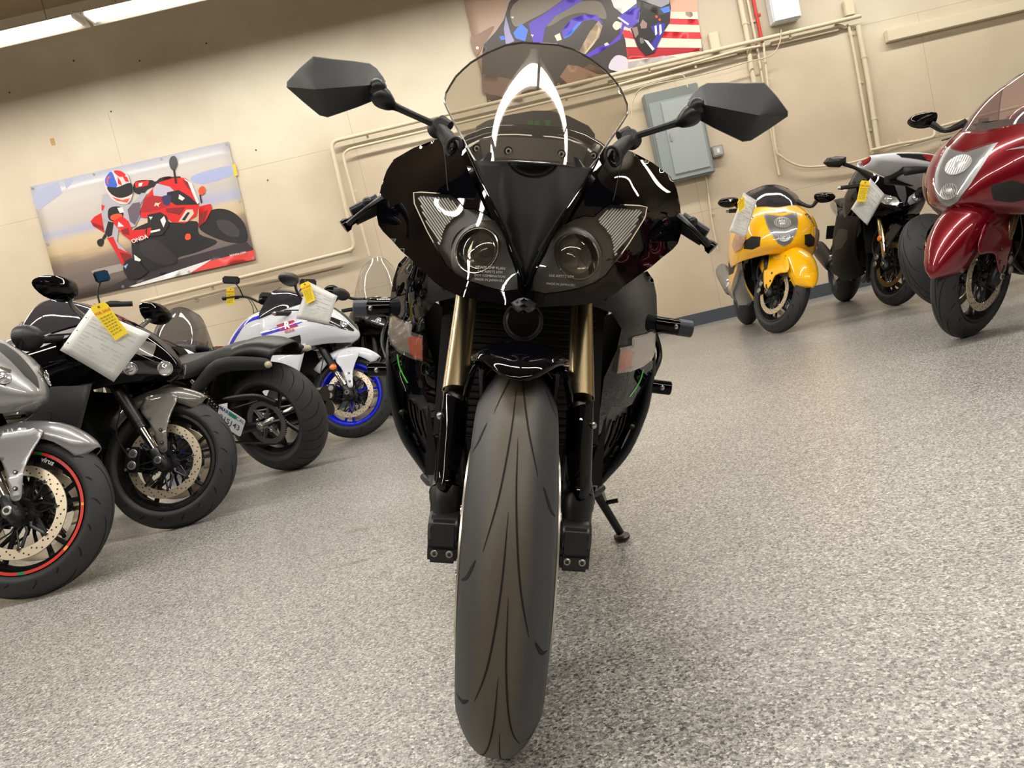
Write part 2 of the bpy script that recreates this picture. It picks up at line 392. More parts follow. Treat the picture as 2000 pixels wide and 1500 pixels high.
        c = N.new('ShaderNodeMath'); c.operation = 'COMPARE'; K.new(u.outputs['Value'], c.inputs[0]); c.inputs[1].default_value = float((d / L) @ (np.array(p[:2]) + d / 2)); c.inputs[2].default_value = L / 2
        g = N.new('ShaderNodeMath'); g.operation = 'MULTIPLY'; K.new(l.outputs[0], g.inputs[0]); K.new(c.outputs[0], g.inputs[1])
        h = N.new('ShaderNodeMath'); h.operation = 'MULTIPLY'; K.new(g.outputs[0], h.inputs[0]); h.inputs[1].default_value = k
        x = N.new('ShaderNodeMix'); x.data_type = 'RGBA'; K.new(h.outputs[0], x.inputs[0]); K.new(cur, x.inputs[6]); x.inputs[7].default_value = rgb(col); return x.outputs[2]
    cur = line(cur, flo(205, 1052), flo(470, 1001), 0.004, (40, 40, 38), 0.85)
    cur = line(cur, flo(205, 1052) + np.array([0, .05, 0]), flo(470, 1001) + np.array([0.2, .05, 0]), 0.03, (120, 120, 116), 0.35)
    K.new(cur, b.inputs['Base Color'])
    b.inputs['Roughness'].default_value = 0.42; b.inputs['Coat Weight'].default_value = 0.75; b.inputs['Coat Roughness'].default_value = 0.17; b.inputs['Specular IOR Level'].default_value = 0.4
    n1 = N.new('ShaderNodeTexNoise'); n1.inputs['Scale'].default_value = 170; n1.inputs['Detail'].default_value = 2; K.new(src, n1.inputs['Vector'])
    bp = N.new('ShaderNodeBump'); bp.inputs['Strength'].default_value = 0.55; bp.inputs['Distance'].default_value = 0.0022; K.new(n1.outputs['Fac'], bp.inputs['Height'])
    K.new(bp.outputs[0], b.inputs['Normal']); K.new(bp.outputs[0], b.inputs['Coat Normal'])
    return m
FLOORM = floor_material()
CEILM = mat('ceiling_paint', (150, 132, 106), 0.8)
DARKW = mat('dark_back_wall_paint', (24, 22, 20), 0.6)  # back wall coloured near-black so gloss black panels reflect a dark room
def slab(name, c, d, m):
    o = MB().box(c, d, m).build(name); return tag(o, kind='structure')
slab('floor', ((XL + XR) / 2, (YB + WY) / 2, -0.05), (XR - XL + .4, WY - YB + .4, 0.1), FLOORM)
slab('wall_front', (0, WY + 0.1, ZC / 2), (XR - XL + .4, 0.2, ZC), WALL)
slab('wall_back', (0, YB - 0.1, ZC / 2), (XR - XL + .4, 0.2, ZC), DARKW)
slab('wall_left', (XL - 0.1, (YB + WY) / 2, ZC / 2), (0.2, WY - YB, ZC), WALL)
slab('wall_right', (XR + 0.1, (YB + WY) / 2, ZC / 2), (0.2, WY - YB, ZC), WALL)
slab('ceiling', (0, (YB + WY) / 2, ZC + 0.05), (XR - XL + .4, WY - YB + .4, 0.1), CEILM)
slab('baseboard_front', (0, WY - 0.006, 0.066), (XR - XL, 0.012, 0.132), mat('vinyl_baseboard', (70, 76, 84), 0.5))

# fluorescent fixtures: flat hood with two tubes, hung on rods
HOOD = mat('white_enamel', (225, 222, 214), 0.4)
TUBEM = mat('glowing_tube', (255, 250, 240), 0.4, emit=(255, 246, 228), es=9.0)
hood = MB()
hp = [(-0.15, -0.06), (-0.145, -0.05), (-0.05, 0.0), (0.05, 0.0), (0.145, -0.05), (0.15, -0.06)]
hood.grid([[(x, y, z) for y, z in hp] for x in (-1.2, 1.2)], HOOD)
tubes = [MB().cyl((-1.15, sy, -0.04), (1.15, sy, -0.04), 0.022, TUBEM, 10) for sy in (-0.07, 0.0, 0.07)]
socks = [MB().box((sx, 0, -0.036), (0.024, 0.2, 0.056), HOOD, bev=.003) for sx in (-1.17, 1.17)]
rods = [MB().cyl((sx, 0, -0.004), (sx, 0, ZC - 4.03), 0.006, STEEL, 8) for sx in (-0.9, 0.9)]
proto = None
for iy, (yy, zz, sh, kk) in enumerate(LAMP_ROWS):
    for ix, xx in enumerate(LAMP_X):
        lb = {(0, 1): 'lit fluorescent fixture at the top left corner, left one of the two showing', (0, 2): 'lit fluorescent fixture running off the top edge, right one of the two'}.get((iy, ix), 'fluorescent fixture in the rows above the showroom floor, out of frame')
        e = empty('ceiling_light', Matrix.Translation((xx + sh, yy, zz)), lb, 'ceiling light', 'fluorescent ceiling fixtures')
        if proto is None:
            proto = [hood.build('hood', e, thick=0.002)] + [t.build('fluorescent_tube', e) for t in tubes] + [t.build('lamp_holder', e) for t in socks] + [t.build('hanging_rod', e) for t in rods]
        else:
            for p in proto:
                c = p.copy(); COL.objects.link(c); c.parent = e
# parent the area lights, added upward fill included, to their fixtures
for o in [o for o in COL.objects if o.type == 'LIGHT']:
    for e in [e for e in COL.objects if e.name.startswith('ceiling_light')]:
        if (e.matrix_world.translation - o.location).length < 0.2:
            lo = o.location - e.matrix_world.translation; o.parent = e; o.location = lo; break
# ------------------------------------------------------------------ wheels and running gear shared by the motorcycles
# bike frame: X forward, Y to the bike's left, Z up, origin under the front axle
def tyre_mb(W, Ro, Rr, grooves='sport', c=(0, 0, 0), wear=None, ce=2.3):
    mb = MB(); h = W / 2
    prof = []
    for k in range(21):
        a = -1.0 + 2.0 * k / 20; y = h * a
        prof.append((Ro - 0.46 * W * (abs(a) ** ce), y))
    rs = Ro - 0.46 * W
    side = [(rs - 0.25 * (rs - Rr), h * 0.985), (rs - 0.6 * (rs - Rr), h * 0.9), (Rr + 0.004, h * 0.72), (Rr - 0.008, h * 0.66)]
    full = [(r, -y) for r, y in side[::-1]] + prof + side
    mb.lathe(full, wear or RUBBER, c, 96)
    def rad(y):
        a = y / h; return Ro - 0.46 * W * (abs(a) ** ce)
    def strip(path, w0):                      # a groove along (angle, y) points
        P = crom(np.array(path, float), 6); n = len(P); L = []; Rt = []
        for i in range(n):
            t = P[min(i + 1, n - 1)] - P[max(i - 1, 0)]; t = np.array([t[0] * Ro, t[1]]); t /= np.linalg.norm(t) + 1e-9
            nn = np.array([-t[1] / Ro, t[0]]); ww = w0 * (1 - 0.75 * (abs(i / (n - 1) - 0.45) / 0.55) ** 3)
            for S, sg in ((L, 1), (Rt, -1)):
                q = P[i] + nn * ww * sg; yy = max(-h * .995, min(h * .995, q[1])); r = rad(yy) + 0.0006
                S.append((c[0] + r * math.cos(q[0]), c[1] + yy, c[2] + r * math.sin(q[0])))
        mb.grid([L, Rt], GROOVE)
    if grooves == 'sport':
        N = 9
        for k in range(N):
            for sg, of in ((1, 0.0), (-1, 0.5)):
                t0 = 2 * PI * (k + of) / N; s = 2 * PI / N
                strip([(t0, sg * h * .04), (t0 + .5 * s, sg * h * .12), (t0 + 1.0 * s, sg * h * .33), (t0 + 1.22 * s, sg * h * .55)], 0.0019)
                strip([(t0 + .42 * s, sg * h * .72), (t0 + .52 * s, sg * h * .86), (t0 + .56 * s, sg * h * .97)], 0.0018)
                strip([(t0 + .92 * s, sg * h * .86), (t0 + 1.0 * s, sg * h * .93), (t0 + 1.03 * s, sg * h * .985)], 0.0016)
    else:
        N = 26
        for k in range(N):
            for sg in (1, -1):
                t0 = 2 * PI * (k + (.5 if sg > 0 else 0)) / N; s = 2 * PI / N
                strip([(t0, sg * h * .12), (t0 + .7 * s, sg * h * .5), (t0 + 1.1 * s, sg * h * .93)], 0.0022)
    return mb
def rim_mb(W, Rr, m, nsp=5, style='y', c=(0, 0, 0), lip=None, hubm=None):
    mb = MB(); h = W * 0.36
    prof = [(Rr + .006, -h), (Rr + .004, -h - .006), (Rr - .008, -h - .006), (Rr - .013, -h + .006), (Rr - .028, -h + .022), (Rr - .03, 0), (Rr - .028, h - .022), (Rr - .013, h - .006), (Rr - .008, h + .006), (Rr + .004, h + .006), (Rr + .006, h)]
    mb.lathe(prof, m, c, 72)
    if lip:
        cols = lip if isinstance(lip, list) else [lip]; rnd = random.Random(11); a_ = 0.0
        while a_ < 2 * PI - 1e-6:
            st = 2 * PI if len(cols) == 1 else min(2 * PI - a_, rnd.choice([.08, .12, .3, .4])); m_ = cols[0] if len(cols) == 1 else (rnd.choice(cols[1:]) if st < .2 else cols[0])
            for sg in (-1, 1): mb.lathe([(Rr - .007, sg * (h + .0075)), (Rr + .0035, sg * (h + .0075))], m_, c, max(2, int(72 * st / (2 * PI))), a_, a_ + st)
            a_ += st
    mb.lathe([(.0, -.034), (.024, -.034), (.026, -.03), (.036, -.024), (.04, 0), (.036, .024), (.026, .03), (.024, .034), (0, .034)], hubm or m, c, 32)
    Ri = Rr - .026
    for k in range(nsp):
        a = 2 * PI * k / nsp + .3
        br = [(-.10, .55), (.10, .55)] if style == 'y' else [(0, 1)]
        def P(r, da, y): return (c[0] + r * math.cos(a + da), c[1] + y, c[2] + r * math.sin(a + da))
        if style == 'y':
            mb.tube([P(.03, 0, 0), P(.5 * Ri, 0, 0)], [.017, .012], m, 8, flat=.8)
            for d in (-.17, .17): mb.tube([P(.42 * Ri, 0, 0), P(.72 * Ri, d * .7, 0), P(Ri, d, 0)], [.011, .0095, .012], m, 8, flat=.8)
        else:
            mb.tube([P(.03, 0, 0), P(.5 * Ri, .03, 0), P(Ri, 0, 0)], [.02, .012, .016], m, 8, flat=.75)
    return mb
def disc_mb(r1, r0, y, c=(0, 0, 0), m=None, carrier=None, dm=None, out=1):
    mb = MB(); m = m or DISC; t = .0025; n = 72
    dm = dm or SATBLK
    mb.lathe([(r0, y - t), (r1, y - t), (r1 + .001, y), (r1, y + t), (r0, y + t)], m, c, n, closed=True)
    s = 1 if out > 0 else -1
    for k in range(20):
        for j, rr in enumerate((.25, .5, .77)):
            a = 2 * PI * (k + j * .33) / 20; r = r0 + (r1 - r0) * rr; q = .0034
            P = [(c[0] + r * math.cos(a) + q * math.cos(b), c[1] + y + s * (t + .0004), c[2] + r * math.sin(a) + q * math.sin(b)) for b in [2 * PI * i / 8 for i in range(8)]]
            mb.add(P, [tuple(range(8))], DISCHOLE)
    N = 8
    for k in range(N):
        a = 2 * PI * k / N
        P = lambda r, da, yy: (c[0] + r * math.cos(a + da), c[1] + yy, c[2] + r * math.sin(a + da))
        mb.tube([P(.045, 0, y * .7), P(.066, -.18, y * .9), P(r0 + .002, 0, y)], [.011, .006, .007], dm, 6, flat=.6)
        mb.tube([P(.045, .3, y * .7), P(.075, .32, y * .9), P(r0 - .003, .05, y)], [.006, .005, .006], dm, 6, flat=.6)
        mb.cyl(P(r0 + .001, 0, y - .006), P(r0 + .001, 0, y + .006), .0085, CHROME, 12)
        mb.cyl(P(r0 + .001, 0, y - .0065), P(r0 + .001, 0, y + .0065), .0045, SATBLK, 8)
    mb.lathe([(.03, y * .6), (.052, y * .7), (.052, y * .85), (.03, y * .9)], dm, c, 24, closed=True)
    return mb
def caliper_mb(c, ang, y, s=1, m=None):
    mb = MB(); m = m or SATBLK
    rot = Matrix.Rotation(-ang, 3, 'Y')
    def B(dx, dy, dz, sz, mm, bev=.006):
        p = rot @ Vector((dx, 0, dz)); mb.box((c[0] + p.x, c[1] + y + dy, c[2] + p.z), sz, mm, rot.to_quaternion(), bev)
    B(.125, s * .026, 0, (.052, .034, .115), m, .01); B(.125, -s * .02, 0, (.05, .022, .105), m, .007)
    B(.155, 0, 0, (.022, .06, .10), m, .006)
    for dz in (-.026, .026):
        p = rot @ Vector((.124, 0, dz)); q = (c[0] + p.x, c[1] + y, c[2] + p.z)
        mb.cyl((q[0], q[1] + s * .04, q[2]), (q[0], q[1] + s * .0475, q[2]), .0195, ALU, 18)
        mb.cyl((q[0], q[1] + s * .047, q[2]), (q[0], q[1] + s * .0485, q[2]), .014, STEEL, 6)
    for dz in (-.045, .045):
        p = rot @ Vector((.155, 0, dz)); q = (c[0] + p.x, c[1] + y, c[2] + p.z)
        mb.cyl((q[0], q[1] + s * .02, q[2]), (q[0], q[1] + s * .036, q[2]), .006, STEEL, 8)
    return mb

# ------------------------------------------------------------------ the black sport motorcycle in the middle
ra, rb = ray(1048, 190), ray(972, 1420)
NB = np.cross(ra, rb); NB /= np.linalg.norm(NB); NB *= np.sign(NB[0])
HB = np.cross([0, 0, 1.0], NB); HB /= np.linalg.norm(HB)
O0 = flo(973, 1424); XB = -HB; YBk = NB; ZB = np.cross(XB, YBk)
O0 = O0 - NB * float((O0 - CAM) @ NB)                      # keep the axle line in the plane of symmetry
MW = Matrix(((XB[0], YBk[0], ZB[0], O0[0]), (XB[1], YBk[1], ZB[1], O0[1]), (XB[2], YBk[2], ZB[2], O0[2]), (0, 0, 0, 1)))
S0 = float((O0 - CAM) @ HB)
def L(px, py, s):                # pixel + distance along the bike's heading -> bike frame
    v = ray(px, py); p = CAM + v * (s / float(v @ HB)) - O0
    return np.array([p @ XB, p @ YBk, p @ ZB])
def uv(px, py): return ((px - 1013.5) * .998 + (py - 750) * .0617, 750 - (px - 1013.5) * .0617 + (py - 750) * .998)
def px(U, V): return (1013.5 + U * .998 - (V - 750) * .0617, 750 + U * .0617 + (V - 750) * .998)
def LU(U, V, s): a, b = px(U, V); return L(a, b, s)
def half(P): return [uv(*p) for p in P]
bike = empty('motorcycle', MW, 'black sport motorcycle head-on in the centre, with clear windscreen and gold fork tubes', 'motorcycle')
# tyre: centre band scuffed brown, shoulders darker
wm = bpy.data.materials.new('worn_front_tire'); wm.use_nodes = True
N_ = wm.node_tree.nodes; K_ = wm.node_tree.links; b_ = N_['Principled BSDF']
tc_ = N_.new('ShaderNodeTexCoord'); sx_ = N_.new('ShaderNodeSeparateXYZ'); K_.new(tc_.outputs['Object'], sx_.inputs[0])
nz_ = N_.new('ShaderNodeTexNoise'); nz_.inputs['Scale'].default_value = 60; nz_.inputs['Detail'].default_value = 5; K_.new(tc_.outputs['Object'], nz_.inputs['Vector'])
ma_ = N_.new('ShaderNodeMath'); ma_.operation = 'MULTIPLY_ADD'; K_.new(nz_.outputs['Fac'], ma_.inputs[0]); ma_.inputs[1].default_value = .012; K_.new(sx_.outputs['Y'], ma_.inputs[2])
mr_ = N_.new('ShaderNodeMapRange'); mr_.inputs['From Min'].default_value = -.054; mr_.inputs['From Max'].default_value = .066; K_.new(ma_.outputs[0], mr_.inputs[0])
rp_ = ramp(N_, [(0.0, (42, 43, 46)), (0.20, (46, 46, 48)), (0.31, (69, 62, 50)), (0.62, (71, 64, 52)), (0.74, (46, 46, 48)), (1.0, (40, 41, 44))]); K_.new(mr_.outputs[0], rp_.inputs[0])
K_.new(rp_.outputs[0], b_.inputs['Base Color']); b_.inputs['Roughness'].default_value = .55
bp_ = N_.new('ShaderNodeBump'); bp_.inputs['Strength'].default_value = .25; bp_.inputs['Distance'].default_value = .001; n2_ = N_.new('ShaderNodeTexNoise'); n2_.inputs['Scale'].default_value = 700; K_.new(tc_.outputs['Object'], n2_.inputs['Vector']); K_.new(n2_.outputs['Fac'], bp_.inputs['Height']); K_.new(bp_.outputs[0], b_.inputs['Normal'])
AX = (0, 0, 0.272)
tm = tyre_mb(0.112, 0.272, 0.198, 'none0', AX, wear=wm)
# traced tread: long sipes either side of the centre line, short cuts on the shoulders
def tread(mb, W, Ro, c, N=9):
    h = W / 2
    def rad(y): return Ro - 0.46 * W * (abs(y / h) ** 2.7)
    def strip(path, w0):
        P = crom(np.array(path, float), 6); n = len(P); A = []; B = []
        for i in range(n):
            t = P[min(i + 1, n - 1)] - P[max(i - 1, 0)]; t = np.array([t[0] * Ro, t[1]]); t /= np.linalg.norm(t) + 1e-9
            nn = np.array([-t[1] / Ro, t[0]]); ww = w0 * (1 - 0.8 * (abs(i / (n - 1) - 0.5) / 0.5) ** 3)
            for S, sg in ((A, 1), (B, -1)):
                q = P[i] + nn * ww * sg; r = rad(q[1]) + .0005; S.append((c[0] + r * math.cos(q[0]), c[1] + q[1], c[2] + r * math.sin(q[0])))
        mb.grid([A, B], GROOVE)
    s = 2 * PI / N
    for k in range(N):
        for sg, of in ((1, 0), (-1, .5)):
            t0 = (k + of) * s + .13
            strip([(t0, sg * h * .05), (t0 - .45 * s, sg * h * .10), (t0 - .9 * s, sg * h * .26), (t0 - 1.25 * s, sg * h * .52)], .0011)
            strip([(t0 - .3 * s, sg * h * .66), (t0 - .42 * s, sg * h * .82), (t0 - .46 * s, sg * h * .95)], .0018)
tm = MB(); tm2 = tyre_mb(0.112, 0.272, 0.198, 'x', AX, wear=wm, ce=2.7)
tm.v = tm2.v[:]; keep = [i for i, k in enumerate(tm2.m) if tm2.mats[k] is wm]; tm.f = [tm2.f[i] for i in keep]; tm.mats = [wm]; tm.m = [0] * len(keep)
nv = max(max(f) for f in tm.f) + 1; tm.v = tm.v[:nv]
tread(tm, .112, .272, AX)
tm.build('front_tire', bike)
rimo = rim_mb(0.112, 0.196, SATBLK, 6, 'y', AX).build('front_rim', bike)
for sg in (-1, 1): disc_mb(.148, .112, sg * .062, AX, m=mat('disc_edge', (190, 184, 170), .3, metal=.8), out=sg).build('brake_disc', rimo)
MB().cyl((0, -.118, AX[2]), (0, .118, AX[2]), .013, STEEL).build('front_axle', rimo)

# front cowl: depth surface through traced points (pixel, pixel, distance)
cp = [(1030, 606, 1.075), (1018, 532, 1.085), (993, 455, 1.125), (946, 360, 1.20), (905, 272, 1.30), (960, 590, 1.10), (900, 580, 1.14), (856, 557, 1.20), (832, 534, 1.24), (798, 500, 1.31),
      (784, 490, 1.34), (748, 450, 1.42), (736, 430, 1.44), (740, 393, 1.465), (745, 361, 1.485), (759, 329, 1.515), (807, 289, 1.545), (849, 273, 1.50), (814, 380, 1.33), (860, 488, 1.22), (920, 546, 1.13), (1000, 545, 1.087), (954, 429, 1.155), (904, 410, 1.215), (879, 382, 1.255), (838, 454, 1.27),
      (775, 410, 1.39), (845, 330, 1.36), (800, 450, 1.325), (930, 330, 1.235), (880, 320, 1.32)]
pts = []
for a, b, s in cp:
    u, v = uv(a, b); pts.append((u, v, s))
    if abs(u) > 4: pts.append((-u, v, s))
COWL = TPS(pts)
def CW(u, v, o=0.0): return LU(u, v, COWL(u, v) + o)
ridge = [(1030, 606), (1018, 532), (993, 455), (946, 360), (905, 272)]
inner = half([(1029, 597), (1020, 560), (1010, 520), (989, 460), (968, 412), (942, 360), (922, 316), (903, 272)])
seam = half([(864, 277), (868, 300), (871, 330), (873, 356), (875, 372)])
out_top = half([(849, 273), (807, 289), (769, 311), (755, 333), (745, 361), (738, 393), (735, 417), (739, 439), (748, 452), (766, 470), (784, 490), (810, 513), (832, 534), (846, 549), (860, 560), (880, 571), (900, 579), (930, 585), (960, 590), (1004, 599), (1027, 606)])
lamp = half([(811, 378), (822, 379), (878, 383), (890, 392), (906, 411), (926, 412), (950, 424), (970, 441), (984, 470), (990, 492), (998, 512), (1007, 540), (1009, 563), (985, 565), (950, 556), (920, 546), (893, 532), (874, 515), (858, 486), (838, 450), (824, 420), (813, 396)])
def grow(P, d):
    c = np.mean(P, 0); n = len(P); out = []
    for i in range(n):
        a, b = np.array(P[i - 1]), np.array(P[(i + 1) % n]); t = b - a; t /= np.linalg.norm(t); nn = np.array([t[1], -t[0]])
        if (np.array(P[i]) - c) @ nn < 0: nn = -nn
        out.append(tuple(np.array(P[i]) + nn * d))
    return out
lampo = grow(lamp, 5)
# cowl outline: up the ridge on the inside, round the outer edge
outl = inner[::-1] + half([(884, 262)]) + out_top
outl = [p for i, p in enumerate(outl)]
def sidepair(fn): fn(1); fn(-1)
TC = .004
cowl = MB()
def cowl_half(sg):
    fl = lambda u, v: CW(sg * u, v) ; bk = lambda u, v: CW(sg * u, v, TC)
    if True:
        vs, fs = cdt([(u, v) for u, v in outl], 7, [lampo]); n = len(vs)
        A = [fl(*p) for p in vs]; cowl.add(A, fs, GLOSSBLK)
cowl_half(-1); cowl_half(1)
# rounded return of the outer edge, running back along the sides
def flank(P, sg, backs, mb, m, SF):
    rows = []
    for (ds, sc, dv) in backs:
        row = []
        for (u, v) in P:
            s = SF(u, v); p = LU(sg * u, v, s); q = np.array([p[0] - ds, p[1] * sc, p[2] + dv]); row.append(q)
        rows.append(row)
    mb.grid(rows, m)
oe = resamp(out_top[:-1], 8, closed=False)
for sg in (1, -1):
    flank(oe, sg, [(0, 1, 0), (.006, 1.004, 0), (.02, 1.008, 0), (.06, 1.005, .0), (.13, .99, .0)], cowl, GLOSSBLK, lambda u, v: COWL(u, v))
# headlight bowl walls
for sg in (1, -1):
    lo = resamp(lampo, 7); rows = [[CW(sg * u, v, d) for u, v in lo] for d in (0, .004, .03)]
    cowl.grid(rows, GLOSSBLK, closev=True)
co = cowl.build('front_cowl', bike, sharp=32)
# panel seams in the cowl as thin dark grooves, bright ridge lines where the nose folds
def ribbon(P, sg, w, off, mb, m, SF, bulge=0.0):
    P = crom(np.array(P, float), 4); A = []; B = []; C = []
    for i in range(len(P)):
        t = P[min(i + 1, len(P) - 1)] - P[max(i - 1, 0)]; t /= np.linalg.norm(t); nn = np.array([-t[1], t[0]])
        a, b = P[i] + nn * w, P[i] - nn * w
        A.append(LU(sg * a[0], a[1], SF(*a) + off)); B.append(LU(sg * b[0], b[1], SF(*b) + off)); C.append(LU(sg * P[i][0], P[i][1], SF(*P[i]) + off - bulge))
    mb.grid([A, C, B] if bulge else [A, B], m)
sm = MB()
for sg in (1, -1): ribbon([(u, v) for u, v in seam], sg, .9, -.0006, sm, GROOVE, COWL)
sm.build('panel_seam', co)
for sg in (1, -1):
    sm = MB(); ribbon([(u, v) for u, v in inner], sg, 1.5, -.0005, sm, GLOSSBLK, COWL, bulge=.0022); sm.build('nose_ridge', co)
# centre duct: deep matte recess between the ridges
iv = sorted([(v, abs(u)) for u, v in inner])
def ue(v): return float(np.interp(v, [q[0] for q in iv], [q[1] for q in iv]))
def DUCT(u, v):
    e = max(.5, ue(v)); t = min(1.0, abs(u) / e); D = .105 * max(0.0, min(1.0, (600 - v) / 290.0)) ** 1.1
    return COWL(-e, v) + .003 + D * (1 - t ** 2.4)
duct = MB(); dout = [(u, v) for u, v in inner if v > 300]; dout = dout + [(-u, v) for u, v in dout[::-1]]
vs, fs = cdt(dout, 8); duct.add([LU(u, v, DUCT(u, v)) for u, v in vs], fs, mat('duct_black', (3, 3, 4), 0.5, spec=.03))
duct.build('nose_duct', bike, thick=.003, off=1)
tip = MB()
tl = half([(1028, 603), (1006, 600), (1023, 592)]); 
tipo = half([(1010, 598), (1030, 584)]) 
to = [(-24, 594), (0, 578), (24, 594), (0, 612)]
vs, fs = cdt([(u, v + 2) for u, v in to], 6); tip.add([LU(u, v, 1.068 + abs(u) * .0009) for u, v in vs], fs, SATBLK)
tip.build('nose_tip', bike, thick=.006, off=1)

# headlights: bowl, reflector with ribs, projector, clear cover
for sg in (-1, 1):
    bow = MB(); lo = grow(lamp, 3)
    hc = uv(928, 486); hole = [(hc[0] + 47 * math.cos(q), hc[1] + 47 * math.sin(q)) for q in [2 * PI * k / 30 for k in range(30)]]
    vs, fs = cdt(lo, 6, [[p for p in hole if inpoly(p[0], p[1], grow(lamp, -3))]]); bow.add([CW(sg * u, v, .028) for u, v in vs], fs, mat('lamp_bowl', (30, 29, 29), .35, spec=.3))
    hb = bow.build('headlight', bike, label='projector headlight behind a clear cover')
    # ribbed reflector in the outer upper corner: many slanted strips
    rf = MB(); corner = half([(816, 382), (878, 386), (903, 413), (884, 428), (868, 447), (860, 480), (842, 452), (826, 420)])
    cu, cv = uv(925, 490)
    CR = [mat('reflector_bright', (255, 254, 250), .25), mat('reflector_shadow', (46, 44, 43), .35)]  # white ribs over a dark sheet paint the reflector's glints and shade
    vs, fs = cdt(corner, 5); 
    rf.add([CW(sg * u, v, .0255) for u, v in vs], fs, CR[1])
    k = 0
    for t in range(-22, 23):
        # strips run down-right towards the projector
        d = np.array([.62, .78]); nrm = np.array([d[1], -d[0]]); c0 = np.array(uv(850, 425)) + nrm * t * 4.6
        seg = [c0 + d * q for q in range(-75, 76, 3)]
        run = [p for p in seg if inpoly(p[0], p[1], corner)]
        if len(run) < 3: continue
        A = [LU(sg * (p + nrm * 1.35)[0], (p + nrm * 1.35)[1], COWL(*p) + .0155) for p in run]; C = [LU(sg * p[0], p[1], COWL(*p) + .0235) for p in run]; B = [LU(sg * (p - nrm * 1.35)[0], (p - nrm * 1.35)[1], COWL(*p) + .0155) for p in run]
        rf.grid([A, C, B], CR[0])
    rf.build('reflector', hb)
    pr = MB(); lu, lv = uv(928, 486); c = CW(sg * lu, lv, .002)
    t1 = CW(sg * (lu + 12), lv) - CW(sg * (lu - 12), lv); t2 = CW(sg * lu, lv - 12) - CW(sg * lu, lv + 12)
    n_ = np.cross(t1, t2); n_ = n_ / np.linalg.norm(n_); n_ = n_ if n_[0] > 0 else -n_
    n_ = n_ * .5 + np.array([1.0, 0, 0]) * .5; n_ /= np.linalg.norm(n_); a_ = np.cross([0, 0, 1.0], n_); a_ /= np.linalg.norm(a_); b2_ = np.cross(n_, a_)
    def ringp(r, d): return [c - n_ * d + r * (math.cos(q) * a_ + math.sin(q) * b2_) for q in [2 * PI * k / 48 for k in range(48)]]
    pr.grid([ringp(r, d) for r, d in ((.054, .030), (.050, .020), (.044, .015), (.0375, .012))], mat('projector_bezel', (52, 50, 48), .4), closev=True)
    pr.grid([ringp(r, d) for r, d in ((.0375, .012), (.036, .006), (.0335, .006), (.0325, .012), (.029, .022), (.017, .030), (.001, .032))], mat('projector_bowl', (98, 92, 82), .14, metal=.8), closev=True)
    pr.grid([ringp(.031 * math.cos(q), .016 - .016 * math.sin(q)) for q in [PI / 2 * k / 10 for k in range(10)]] + [ringp(.0008, 0.0)], film('projector_glass', (196, 192, 180), .02, .01), closev=True)
    pr.grid([ringp(r, d) for r, d in ((.015, .026), (.012, .019), (.006, .016), (.0008, .015))], mat('projector_core', (120, 116, 104), .06, metal=.9), closev=True)
    for rr_, dd in ((.0350, .0055), (.0250, .018)): R_ = ringp(rr_, dd); pr.tube(R_ + [R_[0]], .0010, CHROME, 6, caps=False)
    pr.build('projector_lamp', hb)
    cv = MB(); lo = resamp(grow(lamp, 3), 7)
    vs, fs = cdt(grow(lamp, 3), 8); cv.add([CW(sg * u, v, .003) for u, v in vs], fs, film('lamp_cover', (240, 240, 238), .006, .01))
    cv.build('lamp_cover', hb)
    tx = MB()
    u0, v0 = uv(957, 533)
    for q, (t, sz) in enumerate((('HEADLAMP PLAN', 7.5), ('SAE AIPST2 07M', 7.0), ('DOT COMBINATION', 6.4), ('MADE IN JAPAN 021', 6.4))):
        if sg < 0 and q not in (1, 3): continue
        text_mb(t, sz, mat('etched_text', (150, 150, 145), .5), lambda x, y, q=q: LU(sg * u0 + x, v0 - 10 + 8 * q - y, COWL(u0, v0) + .0018 + .0), mb=tx) if False else None
        text_mb(t, sz, mat('etched_text', (150, 150, 145), .5), lambda x, y, q=q: LU(sg * u0 + x, v0 - 10 + 8 * q - y, COWL(abs(sg * u0 + x), v0 - 10 + 8 * q - y) + .0015), mb=tx)
    tx.build('etched_marking', hb)

# windscreen
wp = [(868, 200), (871, 182), (880, 166), (890, 150), (904, 136), (920, 122), (950, 104), (988, 88), (1032, 81), (1060, 81), (1100, 90), (1140, 108), (1188, 146), (1210, 170), (1224, 196), (1228, 214), (1222, 232), (1206, 246), (1192, 262), (1184, 290), (1160, 331), (1130, 326), (1090, 320), (1036, 316), (985, 316), (930, 318), (916, 292), (902, 268), (887, 240), (876, 215)]
wu = half(wp)
lt = [p for p in wu if p[0] < 0]; 
def WSF(u, v):
    return 1.325 + .298 * (318 - v) / 236.0 - .031 * math.sin((v - 82) / 236.0 * PI) + (u / 175.0) ** 2 * .2
wl = [(abs(u), v) for u, v in lt]; wl = sorted([(-(-u), v) for u, v in lt], key=lambda q: 0)
W2 = half([(1043, 82)])
hw = [(0, 84)] + [(-u, v) for u, v in []]
left = half([(1020, 83), (988, 88), (950, 104), (920, 122), (904, 136), (890, 150), (880, 166), (871, 182), (868, 200), (876, 218), (887, 240), (896, 256), (904, 272), (916, 294), (930, 318), (960, 317), (985, 316), (1010, 316)])
wsout = [(0, left[0][1])] + [(u, v) for u, v in left] + [(0, left[-1][1])] + [(-u, v) for u, v in left[::-1]]
SCR = film('windscreen_plastic', (206, 200, 190), .06, .015)
scr = MB(); vs, fs = cdt(wsout, 9); scr.add([LU(u, v, WSF(u, v)) for u, v in vs], fs, SCR)
wso = scr.build('windscreen', bike)
edge = MB(); eo = [LU(u, v, WSF(u, v)) for u, v in resamp(wsout, 6)]
edge.tube(eo + [eo[0]], .0022, mat('screen_edge', (70, 62, 54), .2), 6, caps=False); edge.build('windscreen_edge', wso)
